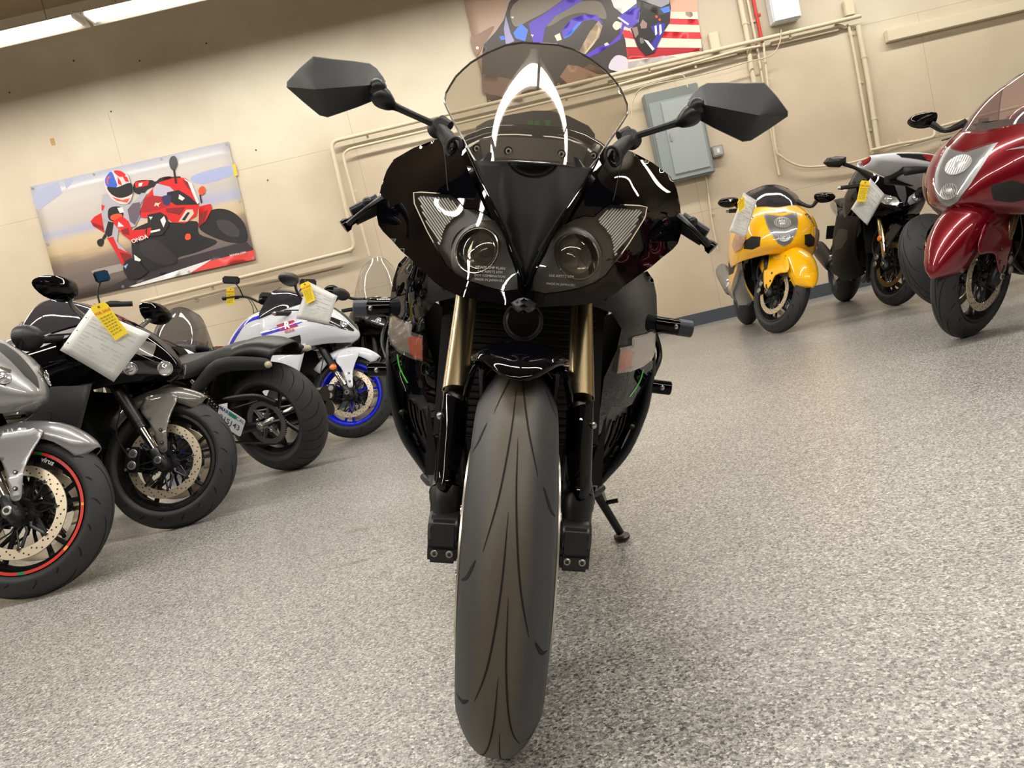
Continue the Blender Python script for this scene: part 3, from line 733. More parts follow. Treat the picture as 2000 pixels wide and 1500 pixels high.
for q, (a, b) in enumerate(((931, 290), (993, 295), (1096.6, 301), (1159, 304))):
    u, v = uv(a, b); p = LU(u, v, WSF(u, v)); s_ = MB(); d = LU(u, v, WSF(u, v) - .008) - p; d /= np.linalg.norm(d)
    s_.cyl(p - d * .002, p + d * .004, .0058, CHROME, 16); s_.cyl(p + d * .0035, p + d * .0046, .003, SATBLK, 6); s_.tube([p + d * .002, p + d * .0021], .0078, SATBLK, 16); s_.build('windscreen_screw', wso)
# smoked band along the bottom of the screen and the instrument hood behind it
hd = MB()
hl = [(930, 247), (950, 236), (985, 226), (1040, 216), (1075, 216), (1110, 226), (1150, 246), (1162, 262), (1163, 312), (1100, 312), (1030, 310), (930, 304), (926, 270)]
hu = half(hl)
vs, fs = cdt(hu, 9)
def HD(u, v, o=0.0): return LU(u, v, 1.60 - .0009 * (300 - v) * -1 * .3 + (u / 150.0) ** 2 * .10 + o)
shell(hd, hu, 9, mat('instrument_hood', (58, 58, 59), .5), lambda u, v: HD(u, v), lambda u, v: HD(u, v, .05))
hdo = hd.build('instrument_hood', bike)
sc_ = MB()
CLAW = mat('green_decal', (46, 128, 34), .6)
def clawP(x, y): u, v = uv(x, y); return HD(u, v, -.0022)
for pl in ([(1029, 234), (1041, 236), (1040, 246), (1037, 252), (1036, 262), (1033, 266), (1034, 252), (1030, 250), (1031, 242)],
           [(1045, 236), (1055, 236), (1055, 248), (1052, 252), (1052, 270), (1049, 262), (1048, 250), (1044, 246)],
           [(1062, 234), (1076, 234), (1075, 246), (1072, 256), (1072, 264), (1068, 268), (1068, 252), (1063, 248), (1066, 242)]):
    vs, fs = cdt(pl, 3); sc_.add([clawP(*q) for q in vs], fs, CLAW)
sc_.build('claw_mark_decal', hdo)
bd = MB()
bl = half([(912, 286), (930, 318), (960, 317), (985, 316), (1010, 316)]); 
bo = [(u, v - 2) for u, v in bl] ; 
bo = [(-108, 276), (-97, 312), (-60, 311), (0, 311), (60, 311), (97, 312), (108, 276), (60, 270), (0, 268), (-60, 270)]
vs, fs = cdt(bo, 9); bd.add([LU(u, v, WSF(u, v) + .004) for u, v in vs], fs, film('smoke_band', (120, 118, 116), .5)); bd.build('smoked_band', wso)

# mirrors, stems and brackets
def mir(P): return [(p[0], -p[1], p[2]) for p in P]
for sg in (-1, 1):
    # sg -1: image left (bike's right); traced on the image left and mirrored
    mm = MB(); s1 = 1.37
    ol = [(612, 109.5), (650, 115), (690, 119), (722, 123.5), (736, 133), (747, 148), (753.5, 159), (750, 172), (742, 186), (727, 198), (700, 209), (668, 220), (640, 229.5), (624, 225.5), (592, 199), (559, 170), (560, 160), (585, 133)]
    ap = [(616, 174.7), (716, 167)]
    rim = [L(x, y, s1) for x, y in ol]
    inn = []
    for x, y in ol:
        # nearest point of the ridge segment
        a, b = np.array(ap[0]), np.array(ap[1]); q = np.array([x, y]); t = max(0, min(1, (q - a) @ (b - a) / ((b - a) @ (b - a)))); inn.append(a + t * (b - a))
    def ringm(k, ds): return [L(x + (i[0] - x) * k, y + (i[1] - y) * k, s1 + ds) for (x, y), i in zip(ol, inn)]
    rows = [ringm(.06, .022), ringm(0.02, .02), ringm(0, .014), ringm(0, .006), ringm(.025, .0), ringm(.3, -.011), ringm(.65, -.024), ringm(.94, -.036), ringm(.998, -.038)]
    mm.grid(rows, TEXBLK, closev=True)
    if sg > 0: mm.v = [(x, -y, z) for x, y, z in mm.v]
    mo = mm.build('mirror', bike, sharp=24)
    gl = MB(); g = ringm(.06, .0205); gl.add([(p[0], p[1] * (-1 if sg > 0 else 1), p[2]) for p in g], [tuple(range(len(g)))], CHROME); gl.build('mirror_glass', mo)
    fx = (lambda P: P) if sg < 0 else mir
    st = MB(); st.ball(fx([L(737, 172, 1.355)])[0], .0165, SATBLK)
    st.tube(fx([L(732, 183, 1.37), L(740, 186, 1.36), L(750, 194, 1.36), L(762, 203, 1.365), L(772, 208, 1.37), L(800, 221, 1.375), L(840, 239, 1.38), L(858, 247, 1.385)]), [.010, .0175, .0175, .0125, .0072, .0062, .0060, .0065], SATBLK, 16, smooth=3)
    st.build('mirror_stem', mo)
    br = MB(); P = fx([L(848, 256, 1.40), L(861, 244, 1.38)]); br.cyl(P[0], P[1], .0155, MATTEBLK, 16); br.tube(fx([L(852, 250, 1.39), L(868, 262, 1.385), L(884, 284, 1.37), L(892, 298, 1.36)]), [.015, .017, .019, .012], MATTEBLK, 14, smooth=3, flat=.75)
    cc = fx([L(886, 287, 1.350)])[0]
    br.tube([(cc[0] + (math.cos(q) * .002), cc[1] + .0125 * math.cos(q) * (1) + .003 * math.sin(q) * (-sg), cc[2] + .0155 * math.sin(q)) for q in [2 * PI * k / 24 for k in range(25)]], .0032, MATTEBLK, 8, caps=False)
    br.ball((cc[0] - .004, cc[1], cc[2] - .005), (.006, .007, .007), SATBLK, 12)
    br.tube(fx([L(862, 236, 1.42), L(880, 246, 1.41)]), [.011, .008], MATTEBLK, 10)
    br.build('mirror_bracket', mo)

# instrument dash and inner structure behind the cowl
# handlebars
for sg in (-1, 1):
    fx = (lambda P: P) if sg < 0 else mir
    g = MB(); g.tube(fx([L(800, 372, 1.50), L(737, 402, 1.49), L(690, 424, 1.48)]), [.011, .0165, .0165], MATTEBLK, 16)
    ho = g.build('handlebar_grip', bike)
    e_ = MB(); e_.tube(fx([L(697, 425, 1.475), L(684, 433, 1.47), L(678, 438, 1.47), L(671, 443, 1.468)]), [.0085, .008, .0125, .0125], GLOSSBLK, 16); e_.build('bar_end', ho)
    lv = MB(); lv.tube(fx([L(745, 388, 1.42), L(715, 408, 1.40), L(690, 428, 1.405), L(680, 437, 1.41)]), [.007, .0045, .0042, .005], SATBLK, 8, smooth=3); lv.build('brake_lever', ho)
    mc = MB(); mc.tube(fx([L(738, 388, 1.46), L(686, 414, 1.45)]), [.010, .010], SATBLK, 12); mc.ball(fx([L(718, 396, 1.44)])[0], .011, SATBLK, 12); mc.build('master_cylinder', ho)

# fork: gold tubes, fenders ears, black guards, axle clamps
for sg in (-1, 1):
    fx = (lambda P: P) if sg < 0 else mir
    g = MB(); g.tube(fx([L(916, 540, 1.31), L(910, 592, 1.285), L(890, 765, 1.185)]), [.0185, .0185, .0215], GOLD, 28); 
    fo = g.build('fork_tube', bike, label='gold upper fork tube')
    l_ = MB(); l_.tube(fx([L(892, 760, 1.205), L(884, 850, 1.165), L(879, 905, 1.135), L(873, 950, 1.105), L(872, 963, 1.095)]), [.020, .018, .019, .024, .0255], SATBLK, 24); 
    l_.tube(fx([L(872, 955, 1.097), L(871.5, 975, 1.09), L(871, 984, 1.088), L(870, 1018, 1.082)]), [.0245, .0245, .0225, .0225], SATBLK, 24); l_.build('fork_slider', fo)
    # guard: faceted plate wrapping the slider
    gd = MB()
    rows = []
    for (xl, yl, xr, yr, s_) in ((866, 764, 914, 790, 1.165), (865, 772, 913, 799, 1.160), (862, 800, 911, 820, 1.148), (857, 855, 907, 865, 1.128), (852, 910, 899, 905, 1.108), (848, 945, 893, 932, 1.092), (848, 960, 892, 940, 1.089), (856, 966, 884, 956, 1.095)):
        rows.append([L(xl + (xr - xl) * t, yl + (yr - yl) * t, s_ - .024 * math.sin(PI * min(1, t * 1.15) ** 1.3) ** .8 + .02 * (t > .99) + .02 * (t < .01)) for t in (0, .03, .2, .4, .6, .8, .97, 1)])
    gd.grid(surf(rows, 3, 2), GLOSSBLK)
    if sg > 0: gd.v = [(x, -y, z) for x, y, z in gd.v]
    gd.build('fork_guard', fo, sharp=30, thick=.003, off=0)
    bt = MB(); q = fx([L(860, 812, 1.14)])[0]; bt.ball(q, .006, STEEL, 10); bt.build('guard_bolt', fo)
    cl = MB(); c0 = fx([L(867, 1045, 1.06)])[0]
    prof = [(-.021, -.030), (-.021, .016), (-.015, .026), (.015, .026), (.021, .016), (.021, -.030), (.015, -.034), (-.015, -.034)]
    def cf(y, z, t): return (c0[0] + t, c0[1] + y, c0[2] + z)
    CLM = mat('clamp_black', (30, 31, 32), .36)
    cl.box((c0[0] - .014, c0[1], c0[2] - .006), (.056, .043, .060), CLM, bev=.006)
    cl.box((c0[0] - .012, c0[1], c0[2] - .024), (.060, .041, .024), CLM, bev=.004)
    cl.cyl((c0[0] - .014, c0[1] - .0225, c0[2] + .006), (c0[0] - .014, c0[1] + .0225, c0[2] + .006), .026, CLM, 28)
    co_ = cl.build('axle_clamp', fo, sharp=25)
    for dy in (-.0105, .0105):
        b2 = MB(); b2.cyl((c0[0] + .015, c0[1] + dy, c0[2] - .022), (c0[0] + .019, c0[1] + dy, c0[2] - .022), .0056, STEEL, 16, .3); b2.cyl((c0[0] + .0185, c0[1] + dy, c0[2] - .022), (c0[0] + .0194, c0[1] + dy, c0[2] - .022), .003, DISCHOLE, 6); b2.build('clamp_bolt', co_)
    cb = caliper_mb((AX[0], 0, AX[2]), PI * .93, 0, 1, SATBLK); cb.v = [(x, (y + .066) * -sg * -1 if False else sg * (y + .066), z) for x, y, z in cb.v]; cb.build('brake_caliper', fo)

# front fender
FA = 64.0
fd = MB()
def fsec(a, w, r, dec=0.0):
    row = []
    for k in range(13):
        t = -1 + 2 * k / 12; aa = a + R(24) * dec * t * t; q = r - .018 * abs(t) ** 3; row.append((AX[0] + q * math.cos(aa), w * t, AX[2] + q * math.sin(aa)))
    return row
rows = [fsec(R(d), w, r, max(0.0, 1 - k / 6.0)) for k, (d, w, r) in enumerate(((FA - 1, .066, .296), (FA + 0.5, .067, .301), (FA + 6, .067, .304), (FA + 14, .064, .305), (FA + 28, .066, .306), (FA + 45, .066, .306), (FA + 62, .066, .306), (FA + 80, .064, .305)))]
rows[0][5:8] = [(p[0] , p[1], p[2]) for p in rows[0][5:8]]
fd.grid(surf(rows, 2, 1), GLOSSBLK)
fdo = fd.build('front_fender', bike, thick=.004, off=0)
for sg in (-1, 1):
    er = MB(); q = [(.0, .06, .555), (.06, .062, .545), (.03, .074, .51), (-.01, .078, .485), (-.05, .076, .49), (-.08, .066, .54)]
    er.add([(x, y * sg, z) for x, y, z in q], [tuple(range(6))], GLOSSBLK); er.build('fender_ear', fdo, thick=.005, off=0)

# side fairings (glossy outer skin, matte inner panel)
spx = [(800, 503, 1.40), (905, 583, 1.36), (850, 590, 1.40), (828, 618, 1.42), (830, 660, 1.43), (848, 715, 1.45), (850, 800, 1.48), (853, 870, 1.52), (858, 950, 1.58), (783, 497, 1.52), (768, 545, 1.60), (760, 590, 1.64), (757, 640, 1.66), (760, 700, 1.68), (770, 760, 1.70), (783, 820, 1.72), (800, 870, 1.72), (826, 920, 1.71), (850, 962, 1.70), (800, 600, 1.49), (795, 680, 1.53), (812, 780, 1.56), (830, 860, 1.60)]
SIDE = TPS([(*uv(a, b), s) for a, b, s in spx])
def SW(sg, u, v, o=0.0): return LU(-sg * u, v, SIDE(u, v) + o)       # u is negative (image left) in the tracing
so = half([(792, 500), (778, 515), (768, 545), (761, 590), (757, 640), (759, 700), (768, 758), (779, 815), (796, 866), (822, 914), (846, 955), (858, 958), (856, 866), (850, 790), (850, 718), (832, 660), (828, 618), (850, 590), (900, 578), (856, 545), (820, 515)])
vent = half([(787, 760), (800, 770), (828, 772), (840, 800), (846, 850), (848, 895), (836, 893), (815, 868), (797, 830), (788, 790)])
for sg in (1, -1):
    f_ = MB(); sgn = -1 if sg > 0 else 1
    FW_ = lambda u, v, o=0.0: LU(u if sg > 0 else -u, v, SIDE(u, v) + o)
    vs, fs = cdt(so, 8, [vent]); f_.add([FW_(*p) for p in vs], fs, GLOSSBLK)
    oe2 = resamp(so[:11], 10, closed=False)
    rows = []
    for ds, sc in ((0, 1), (.01, 1.006), (.04, 1.015), (.12, 1.02), (.25, 1.0), (.34, .94)):
        rows.append([(lambda p: (p[0] - ds, p[1] * sc, p[2]))(FW_(u, v)) for u, v in oe2])
    f_.grid(rows, GLOSSBLK)
    fo_ = f_.build('side_fairing', bike, sharp=40)
    v_ = MB(); vs, fs = cdt(vent, 7); v_.add([FW_(u, v, .035) for u, v in vs], fs, SATBLK)
    vr = resamp(vent, 7); v_.grid([[FW_(u, v, d) for u, v in vr] for d in (0, .035)], GLOSSBLK, closev=True)
    for a, b, c_, d_ in ((800, 782, 812, 835), (808, 790, 822, 850), (820, 800, 836, 868)):
        u1, v1 = uv(a, b); u2, v2 = uv(c_, d_); v_.tube([FW_(u1, v1, .02), FW_((u1 + u2) / 2 - 3, (v1 + v2) / 2, .012), FW_(u2, v2, .02)], .0035, GLOSSBLK, 8, smooth=3)
    v_.build('fairing_vent', fo_)
    ip = MB(); io_ = half([(850, 590), (828, 618), (832, 660), (850, 718), (850, 790), (856, 866), (860, 958), (876, 958), (872, 800), (866, 700), (866, 600)])
    def IP(u, v, o=0.0): return LU(u if sg > 0 else -u, v, 1.455 + (v - 600) * .0004 + o)
    shell(ip, io_, 9, MATTEBLK, lambda u, v: IP(u, v), lambda u, v: IP(u, v, .02)); ip.build('inner_panel', fo_)
    # green pinstripe
    gs = MB(); P = half([(776, 692), (779, 712), (786, 730), (796, 748)]); ribbon([(u, v) for u, v in P], 1, 1.3, -.0012, gs, mat('green_stripe', (70, 190, 50), .3), SIDE)
    if sg < 0: gs.v = [(x, -y, z) for x, y, z in gs.v]
    gs.build('green_stripe', fo_)
    # turn signal: clear lens in two steps over an amber bulb
    tl_ = half([(763, 612), (778, 622), (800, 630), (805, 634), (803, 648), (826, 656), (826, 706), (799, 699), (776, 686), (762, 672), (757, 652)])
    ts = MB(); shell(ts, tl_, 5, film('signal_lens', (238, 232, 226), .05, .04), lambda u, v: FW_(u, v, -.016), lambda u, v: FW_(u, v, -.002))
    to_ = ts.build('turn_signal', fo_)
    am = MB(); al = half([(797, 660), (806, 657), (824, 660), (824, 703), (808, 698), (800, 686)]); vs, fs = cdt(al, 5); am.add([FW_(u, v, -.0035) for u, v in vs], fs, mat('amber_reflector', (186, 66, 14), .5)); am.build('amber_reflector', to_) if False else None
    for k in range(9):
        u1, v1 = uv(800 + k * 2.9, 662); u2, v2 = uv(800 + k * 2.9, 692); am.tube([FW_(u1, v1, -.0045), FW_(u2, v2, -.0045)], .0009, mat('amber_rib', (232, 124, 40), .3), 5)
    am2 = am.build('amber_reflector', fo_)
    sv = MB(); sl_ = half([(765, 618), (778, 626), (800, 634), (799, 650), (806, 657), (797, 660), (800, 690), (780, 684), (764, 670), (759, 650)]); vs, fs = cdt(sl_, 5); sv.add([FW_(u, v, -.003) for u, v in vs], fs, mat('signal_silver', (168, 162, 156), .35, metal=.5)); sv.build('silver_reflector', fo_)
    bl_ = MB(); u, v = uv(812, 686); bl_.ball(FW_(u, v, -.008), (.005, .007, .008), mat('amber_bulb', (255, 150, 30), .2, emit=(255, 140, 20), es=.0), 12)

# green marks reflection free: engine, radiator and frame behind the fork
rad = MB(); RX = -.335
rad.box((RX, 0, .56), (.03, .30, .36), mat('radiator_core', (20, 21, 22), .45, metal=.3), Matrix.Rotation(R(-14), 3, 'Y').to_quaternion(), .004)
for k in range(26):
    z = .40 + k * .0125; rad.box((RX + .019 + (z - .56) * -math.tan(R(14)) * 1, 0, z), (.003, .27, .003), mat('radiator_fin', (34, 34, 36), .4, metal=.5))
ro = rad.build('radiator', bike)
rg = MB(); c = L(1022, 627, 1.34)
rg.tube([(c[0], c[1] + .033 * math.cos(q), c[2] + .033 * math.sin(q)) for q in [2 * PI * k / 40 for k in range(41)]], .0022, mat('horn_rim', (52, 54, 56), .4), 8, caps=False); rg.cyl((c[0] - .002, c[1], c[2]), (c[0] - .03, c[1], c[2]), .032, SATBLK, 32)
rg.build('horn', bike)
eng = MB(); eng.box((-.56, 0, .42), (.30, .36, .34), ENGINE, bev=.03); eng.box((-.48, 0, .66), (.22, .30, .22), ENGINE, Matrix.Rotation(R(-25), 3, 'Y').to_quaternion(), .02)
for k, y in enumerate((-.12, -.04, .04, .12)): eng.tube([(-.40, y, .56), (-.33, y, .50), (-.32, y * .9, .36), (-.40, y * .7, .22), (-.55, y * .5, .17)], .019, DARKMETAL, 12, smooth=4)
eng.build('engine', bike)
bel = MB(); bel.grid(surf([[(-.42, -.13, .30), (-.40, -.06, .20), (-.40, 0, .17), (-.40, .06, .20), (-.42, .13, .30)], [(-.60, -.2, .28), (-.60, -.10, .16), (-.60, 0, .13), (-.60, .10, .16), (-.60, .2, .28)], [(-.95, -.16, .30), (-.95, -.10, .18), (-.95, 0, .15), (-.95, .10, .18), (-.95, .16, .30)]], 5, 4), GLOSSBLK)
bel.build('belly_pan', bike, thick=.004, off=0)
for sg in (-1, 1):
    fr = MB(); fr.tube([(-.28, sg * .06, .86), (-.45, sg * .15, .78), (-.70, sg * .16, .62), (-.88, sg * .13, .46)], [.03, .035, .035, .03], DARKMETAL, 12, smooth=4, flat=1.4); fr.build('frame_spar', bike)
# triple clamp
tcp = MB(); tcp.box((-.23, 0, .70), (.06, .26, .03), SATBLK, bev=.008); tcp.box((-.33, 0, .83), (.06, .25, .025), SATBLK, bev=.006); tcp.build('triple_clamp', bike)
# crash cage with cylindrical pegs
for sg in (-1, 1):
    fx = (lambda P: P) if sg < 0 else mir
    cg = MB(); cg.tube(fx([L(792, 600, 1.80), L(772, 640, 1.74), L(763, 680, 1.70), L(763, 735, 1.69), L(768, 780, 1.69), L(789, 850, 1.69), L(822, 902, 1.69), L(850, 938, 1.69), L(880, 968, 1.72)]), .0105, mat('cage_black', (24, 26, 30), .35), 14, smooth=4)
    cg.tube(fx([L(812, 790, 1.70), L(800, 800, 1.69), L(781, 806, 1.69)]), .008, SATBLK, 10, smooth=3)
    cg.tube(fx([L(775, 600, 1.76), L(757, 632, 1.74), L(748, 665, 1.73), L(757, 700, 1.70)]), .0065, SATBLK, 10, smooth=3)
    cgo = cg.build('crash_cage', bike)
    for (a, b, c_, d_, r_, s_) in ((775, 601, 692, 603, .0185, 1.74), (765, 722, 719, 722, .0155, 1.70)):
        pg = MB(); P = fx([L(a, b, s_), L(c_, d_, s_)]); pg.cyl(P[0], P[1], r_, GLOSSBLK, 28, .12)
        m_ = np.array(P[0]) * .42 + np.array(P[1]) * .58
        pg.ball((m_[0] + r_ * .93, m_[1], m_[2]), (.004, .006, .006), STEEL, 10)
        po = pg.build('frame_slider', cgo)
        if b < 700:
            cp_ = MB(); q = np.array(P[0]) * .35 + np.array(P[1]) * .65; cp_.cyl(q, np.array(P[1]) + (np.array(P[1]) - q) * .01, r_ * 1.03, mat('slider_cap', (62, 66, 76), .45), 28, .12); cp_.build('slider_cap', po)
    ft = MB(); ft.tube(fx([L(858, 935, 1.72), L(838, 940, 1.74), L(826, 930, 1.76)]), [.02, .012, .008], SATBLK, 8); ft.build('lower_bracket', cgo)
# side stand on the bike's left (image right)
ss = MB(); W2L = MW.inverted()
foot = W2L @ Vector(flo(1214, 1045, .012)); foot = np.array(foot); topp = np.array((foot[0] + .03, .12, .27)); topp = L(1164, 962, S0 - foot[0] - .02)
ss.tube([topp, foot + (topp - foot) * .05], [.011, .0095], SATBLK, 14)
nu = np.array(W2L.to_3x3() @ Vector((0, 0, 1)))
ss.tube([foot - nu * .008, foot - nu * .006, foot - nu * .001, foot + nu * .0], [.026, .028, .028, .024], SATBLK, 24, flat=.7)
pn = topp + (foot - topp) * .25; ss.tube([pn, pn + np.array([.01, .035, .012])], .0055, SATBLK, 10)
sso = ss.build('side_stand', bike)
spz = MB(); spz.tube([topp + np.array([0, .012, .01]), pn + np.array([0, .008, 0])], .0055, STEEL, 10); spz.build('stand_spring', sso)
# tank, seat, tail, rear wheel and the rest behind
tk = MB(); tk.grid(surf([symrow([(-.36, 0, .90), (-.36, .09, .89), (-.37, .15, .84), (-.39, .17, .77)]), symrow([(-.46, 0, .985), (-.46, .10, .975), (-.47, .18, .92), (-.48, .19, .80)]), symrow([(-.62, 0, 1.0), (-.62, .11, .985), (-.62, .19, .91), (-.62, .18, .78)]), symrow([(-.80, 0, .93), (-.80, .09, .915), (-.80, .14, .85), (-.80, .12, .75)]), symrow([(-.92, 0, .83), (-.92, .07, .82), (-.91, .10, .78), (-.90, .09, .72)])], 5, 3), GLOSSBLK)
tk.build('fuel_tank', bike)
st_ = MB(); st_.grid(surf([symrow([(-.84, 0, .80), (-.84, .09, .79), (-.84, .12, .74)]), symrow([(-1.0, 0, .795), (-1.0, .12, .785), (-1.0, .15, .74)]), symrow([(-1.2, 0, .82), (-1.2, .10, .81), (-1.2, .12, .77)]), symrow([(-1.3, 0, .90), (-1.3, .08, .89), (-1.3, .10, .84)])], 4, 3), SEATM)
st_.build('seat', bike, thick=.03)
tl2 = MB(); tl2.grid(surf([symrow([(-1.15, 0, .86), (-1.15, .09, .85), (-1.12, .12, .74)]), symrow([(-1.4, 0, .93), (-1.4, .08, .92), (-1.4, .10, .80)]), symrow([(-1.7, 0, .97), (-1.7, .05, .96), (-1.68, .06, .88)])], 4, 3), GLOSSBLK)
tl2.build('tail_cowl', bike, thick=.004)
RA = (-1.405, 0, .312)
tyre_mb(.182, .312, .218, 'sport', RA).build('rear_tire', bike); rr_ = rim_mb(.15, .216, SATBLK, 6, 'y', RA).build('rear_rim', bike)
sw = MB()
for sg in (-1, 1): sw.tube([(-.90, sg * .07, .42), (-1.10, sg * .13, .40), (-1.405, sg * .13, .312)], [.035, .03, .022], DARKMETAL, 12, smooth=3, flat=1.3)
sw.build('swingarm', bike)
ex = MB(); ex.cyl((-.95, -.16, .32), (-1.38, -.20, .46), .055, SATBLK, 24); ex.build('exhaust_muffler', bike)
# ------------------------------------------------------------------ kit for the other motorcycles
RAKE = R(24)
def paint(name, col, metal=0.0, rough=0.3): return mat(name, col, rough, metal=metal, coat=1.0, coat_r=0.02, spec=.3)
WHITE = paint('white_paint', (216, 220, 228)); BLUE = paint('blue_paint', (28, 34, 190)); SILVER = paint('silver_paint', (150, 150, 152), .55, .35)
GREYP = paint('charcoal_paint', (52, 52, 54), .2, .45); YELLOW = paint('yellow_paint', (252, 186, 6)); REDP = paint('candy_red_paint', (108, 3, 18), .35, .28)
GUNM = paint('gunmetal_paint', (104, 100, 96), .5, .4); TITAN = paint('titanium_paint', (70, 70, 74), .5, .35)
REDR = paint('red_rim_paint', (150, 14, 34)); BLUER = paint('blue_rim_paint', (16, 36, 215)); REDDEC = paint('red_decal', (205, 22, 34))
RSMOKE = film('rosy_screen', (196, 176, 172), .12, .02); SMOKE = film('smoked_screen', (120, 118, 118), .25, .02); CLEARS = film('clear_screen', (214, 214, 210), .08, .02); DSMOKE = film('dark_screen', (62, 62, 70), .5, .03)
NOSE_SHARP = [
    symrow([(-.10, 0, .985), (-.11, .07, .985), (-.17, .14, .98), (-.30, .195, .96), (-.50, .22, .93)]),
    symrow([(.02, 0, .88), (.00, .09, .885), (-.07, .175, .89), (-.22, .24, .875), (-.48, .26, .85)]),
    symrow([(.10, 0, .775), (.06, .09, .79), (-.02, .175, .80), (-.18, .25, .79), (-.46, .27, .76)]),
    symrow([(.12, 0, .70), (.08, .075, .705), (-.01, .145, .72), (-.16, .22, .715), (-.44, .26, .69)]),
    symrow([(.05, 0, .665), (.02, .06, .665), (-.05, .12, .67), (-.18, .19, .665), (-.42, .24, .64)])]
NOSE_BULB = [
    symrow([(-.06, 0, .93), (-.08, .09, .94), (-.16, .17, .945), (-.30, .225, .935), (-.52, .235, .91)]),
    symrow([(.05, 0, .85), (.035, .10, .86), (-.05, .21, .865), (-.20, .285, .85), (-.50, .28, .81)]),
    symrow([(.13, 0, .745), (.11, .11, .755), (.02, .22, .755), (-.15, .305, .735), (-.48, .30, .69)]),
    symrow([(.155, 0, .645), (.13, .10, .65), (.03, .20, .64), (-.13, .285, .62), (-.46, .30, .58)]),
    symrow([(.08, 0, .585), (.06, .08, .585), (-.02, .17, .57), (-.15, .255, .545), (-.43, .285, .51)])]
SIDE_G = [
    [(-.17, .205, .70), (-.32, .245, .72), (-.48, .262, .73), (-.66, .262, .74), (-.80, .235, .72)],
    [(-.20, .225, .60), (-.34, .258, .61), (-.50, .268, .62), (-.68, .265, .62), (-.84, .245, .60)],
    [(-.26, .22, .48), (-.40, .252, .48), (-.56, .262, .48), (-.74, .262, .48), (-.90, .24, .46)],
    [(-.34, .18, .36), (-.48, .215, .34), (-.64, .235, .33), (-.82, .235, .33), (-.99, .215, .35)],
    [(-.42, .10, .25), (-.54, .14, .215), (-.70, .16, .20), (-.88, .17, .21), (-1.06, .17, .26)]]
def screw_mb(p, d, r=.006, m=None): return MB().cyl(p, np.array(p) + np.array(d) * .004, r, m or STEEL, 12)
def motorcycle(c):
    g = c.get
    psi, lean, steer = R(c['psi']), R(g('lean', 11)), R(g('steer', 14))
    loc = c['loc']
    mw = Matrix.Translation((loc[0], loc[1], 0)) @ Matrix.Rotation(psi, 4, 'Z') @ Matrix.Rotation(-lean, 4, 'X') @ Matrix.Translation((0, 0, g('dz', -.004)))
    root = empty('motorcycle', mw, c['label'], 'motorcycle')
    ax = np.array([-math.sin(RAKE), 0, math.cos(RAKE)]); a0 = Vector((-.03, 0, .3)); Q = Matrix.Rotation(steer, 3, Vector(ax))
    def ST(p): return tuple(Q @ (Vector(p) - a0) + a0)
    def put(mb, name, parent=root, steer_=False, **k):
        if steer_: mb.xf(ST)
        return mb.build(name, parent, **k)
    body, low, rimm, fend = c['body'], g('low', c['body']), g('rim', SATBLK), g('fender', c['body'])
    cx = g('ssc', 1.0)
    # wheels
    FAx = (0, 0, .3)
    put(tyre_mb(.12, .3, .217, g('tread', 'sport'), FAx), 'front_tire', steer_=True)
    fr = put(rim_mb(.118, .216, rimm, g('spokes', 5), g('style', 'y'), FAx, g('lip'), SATBLK), 'front_rim', steer_=True)
    dsc = g('discs', 'in')
    for s in (-1, 1): put(disc_mb(.166, .130, s * .06, FAx, dm=g('carrier', SATBLK), m=g('discm', DISC), out=s), 'brake_disc', fr, True)
    put(MB().cyl((0, -.112, .3), (0, .112, .3), .02, STEEL).cyl((0, -.114, .3), (0, .114, .3), .012, DISCHOLE, 6), 'front_axle', fr, True)
    if g('lip_text'):
        t_ = MB()
        for q0, tx in ((1.05, g('lip_text')),):
            rr = .196
            def onrim(x, y, s=-1): 
                a = q0 + .0 - x / rr * 1.0; r = rr + y; return (r * math.cos(a), -.0495, .3 + r * math.sin(a))
            text_mb(tx, .026, mat('rim_sticker_white', (200, 200, 200), .4), onrim, bold=.0006, mb=t_)
        put(t_, 'rim_lettering', fr, True)
    RAx = (-1.42, 0, g('rr', .315))
    put(tyre_mb(g('rw', .185), g('rr', .315), .218, g('rtread', 'sport'), RAx), 'rear_tire')
    rro = put(rim_mb(.155, .216, g('rrim', rimm), g('spokes', 5), g('style', 'y'), RAx, g('rlip'), SATBLK), 'rear_rim')
    put(disc_mb(.11, .078, -.07, RAx, m=DISC, out=-1), 'rear_disc', rro)
    sp = MB(); sp.lathe([(.085, .088), (.105, .088), (.108, .091), (.105, .094), (.085, .094)], DARKMETAL, RAx, 44, closed=True)
    for k in range(44): a = 2 * PI * k / 44; sp.box((RAx[0] + .109 * math.cos(a), .091, RAx[2] + .109 * math.sin(a)), (.008, .005, .006), DARKMETAL, Matrix.Rotation(-a, 3, 'Y').to_quaternion())
    for k in range(5): a = 2 * PI * k / 5; sp.tube([(RAx[0] + .03 * math.cos(a), .09, RAx[2] + .03 * math.sin(a)), (RAx[0] + .088 * math.cos(a), .091, RAx[2] + .088 * math.sin(a))], .009, DARKMETAL, 6, flat=.4)
    put(sp, 'sprocket', rro)
    put(MB().cyl((RAx[0], -.14, RAx[2]), (RAx[0], .14, RAx[2]), .02, STEEL), 'rear_axle', rro)
    ch = MB(); ch.tube([(RAx[0], .091, RAx[2] + .11), (-.95, .091, .46)], .007, DARKMETAL, 6); ch.tube([(RAx[0], .091, RAx[2] - .11), (-.95, .091, .40)], .007, DARKMETAL, 6); put(ch, 'drive_chain')
    # fork
    def fk(x0, t): return (x0[0] + ax[0] * t, x0[1], x0[2] + ax[2] * t)
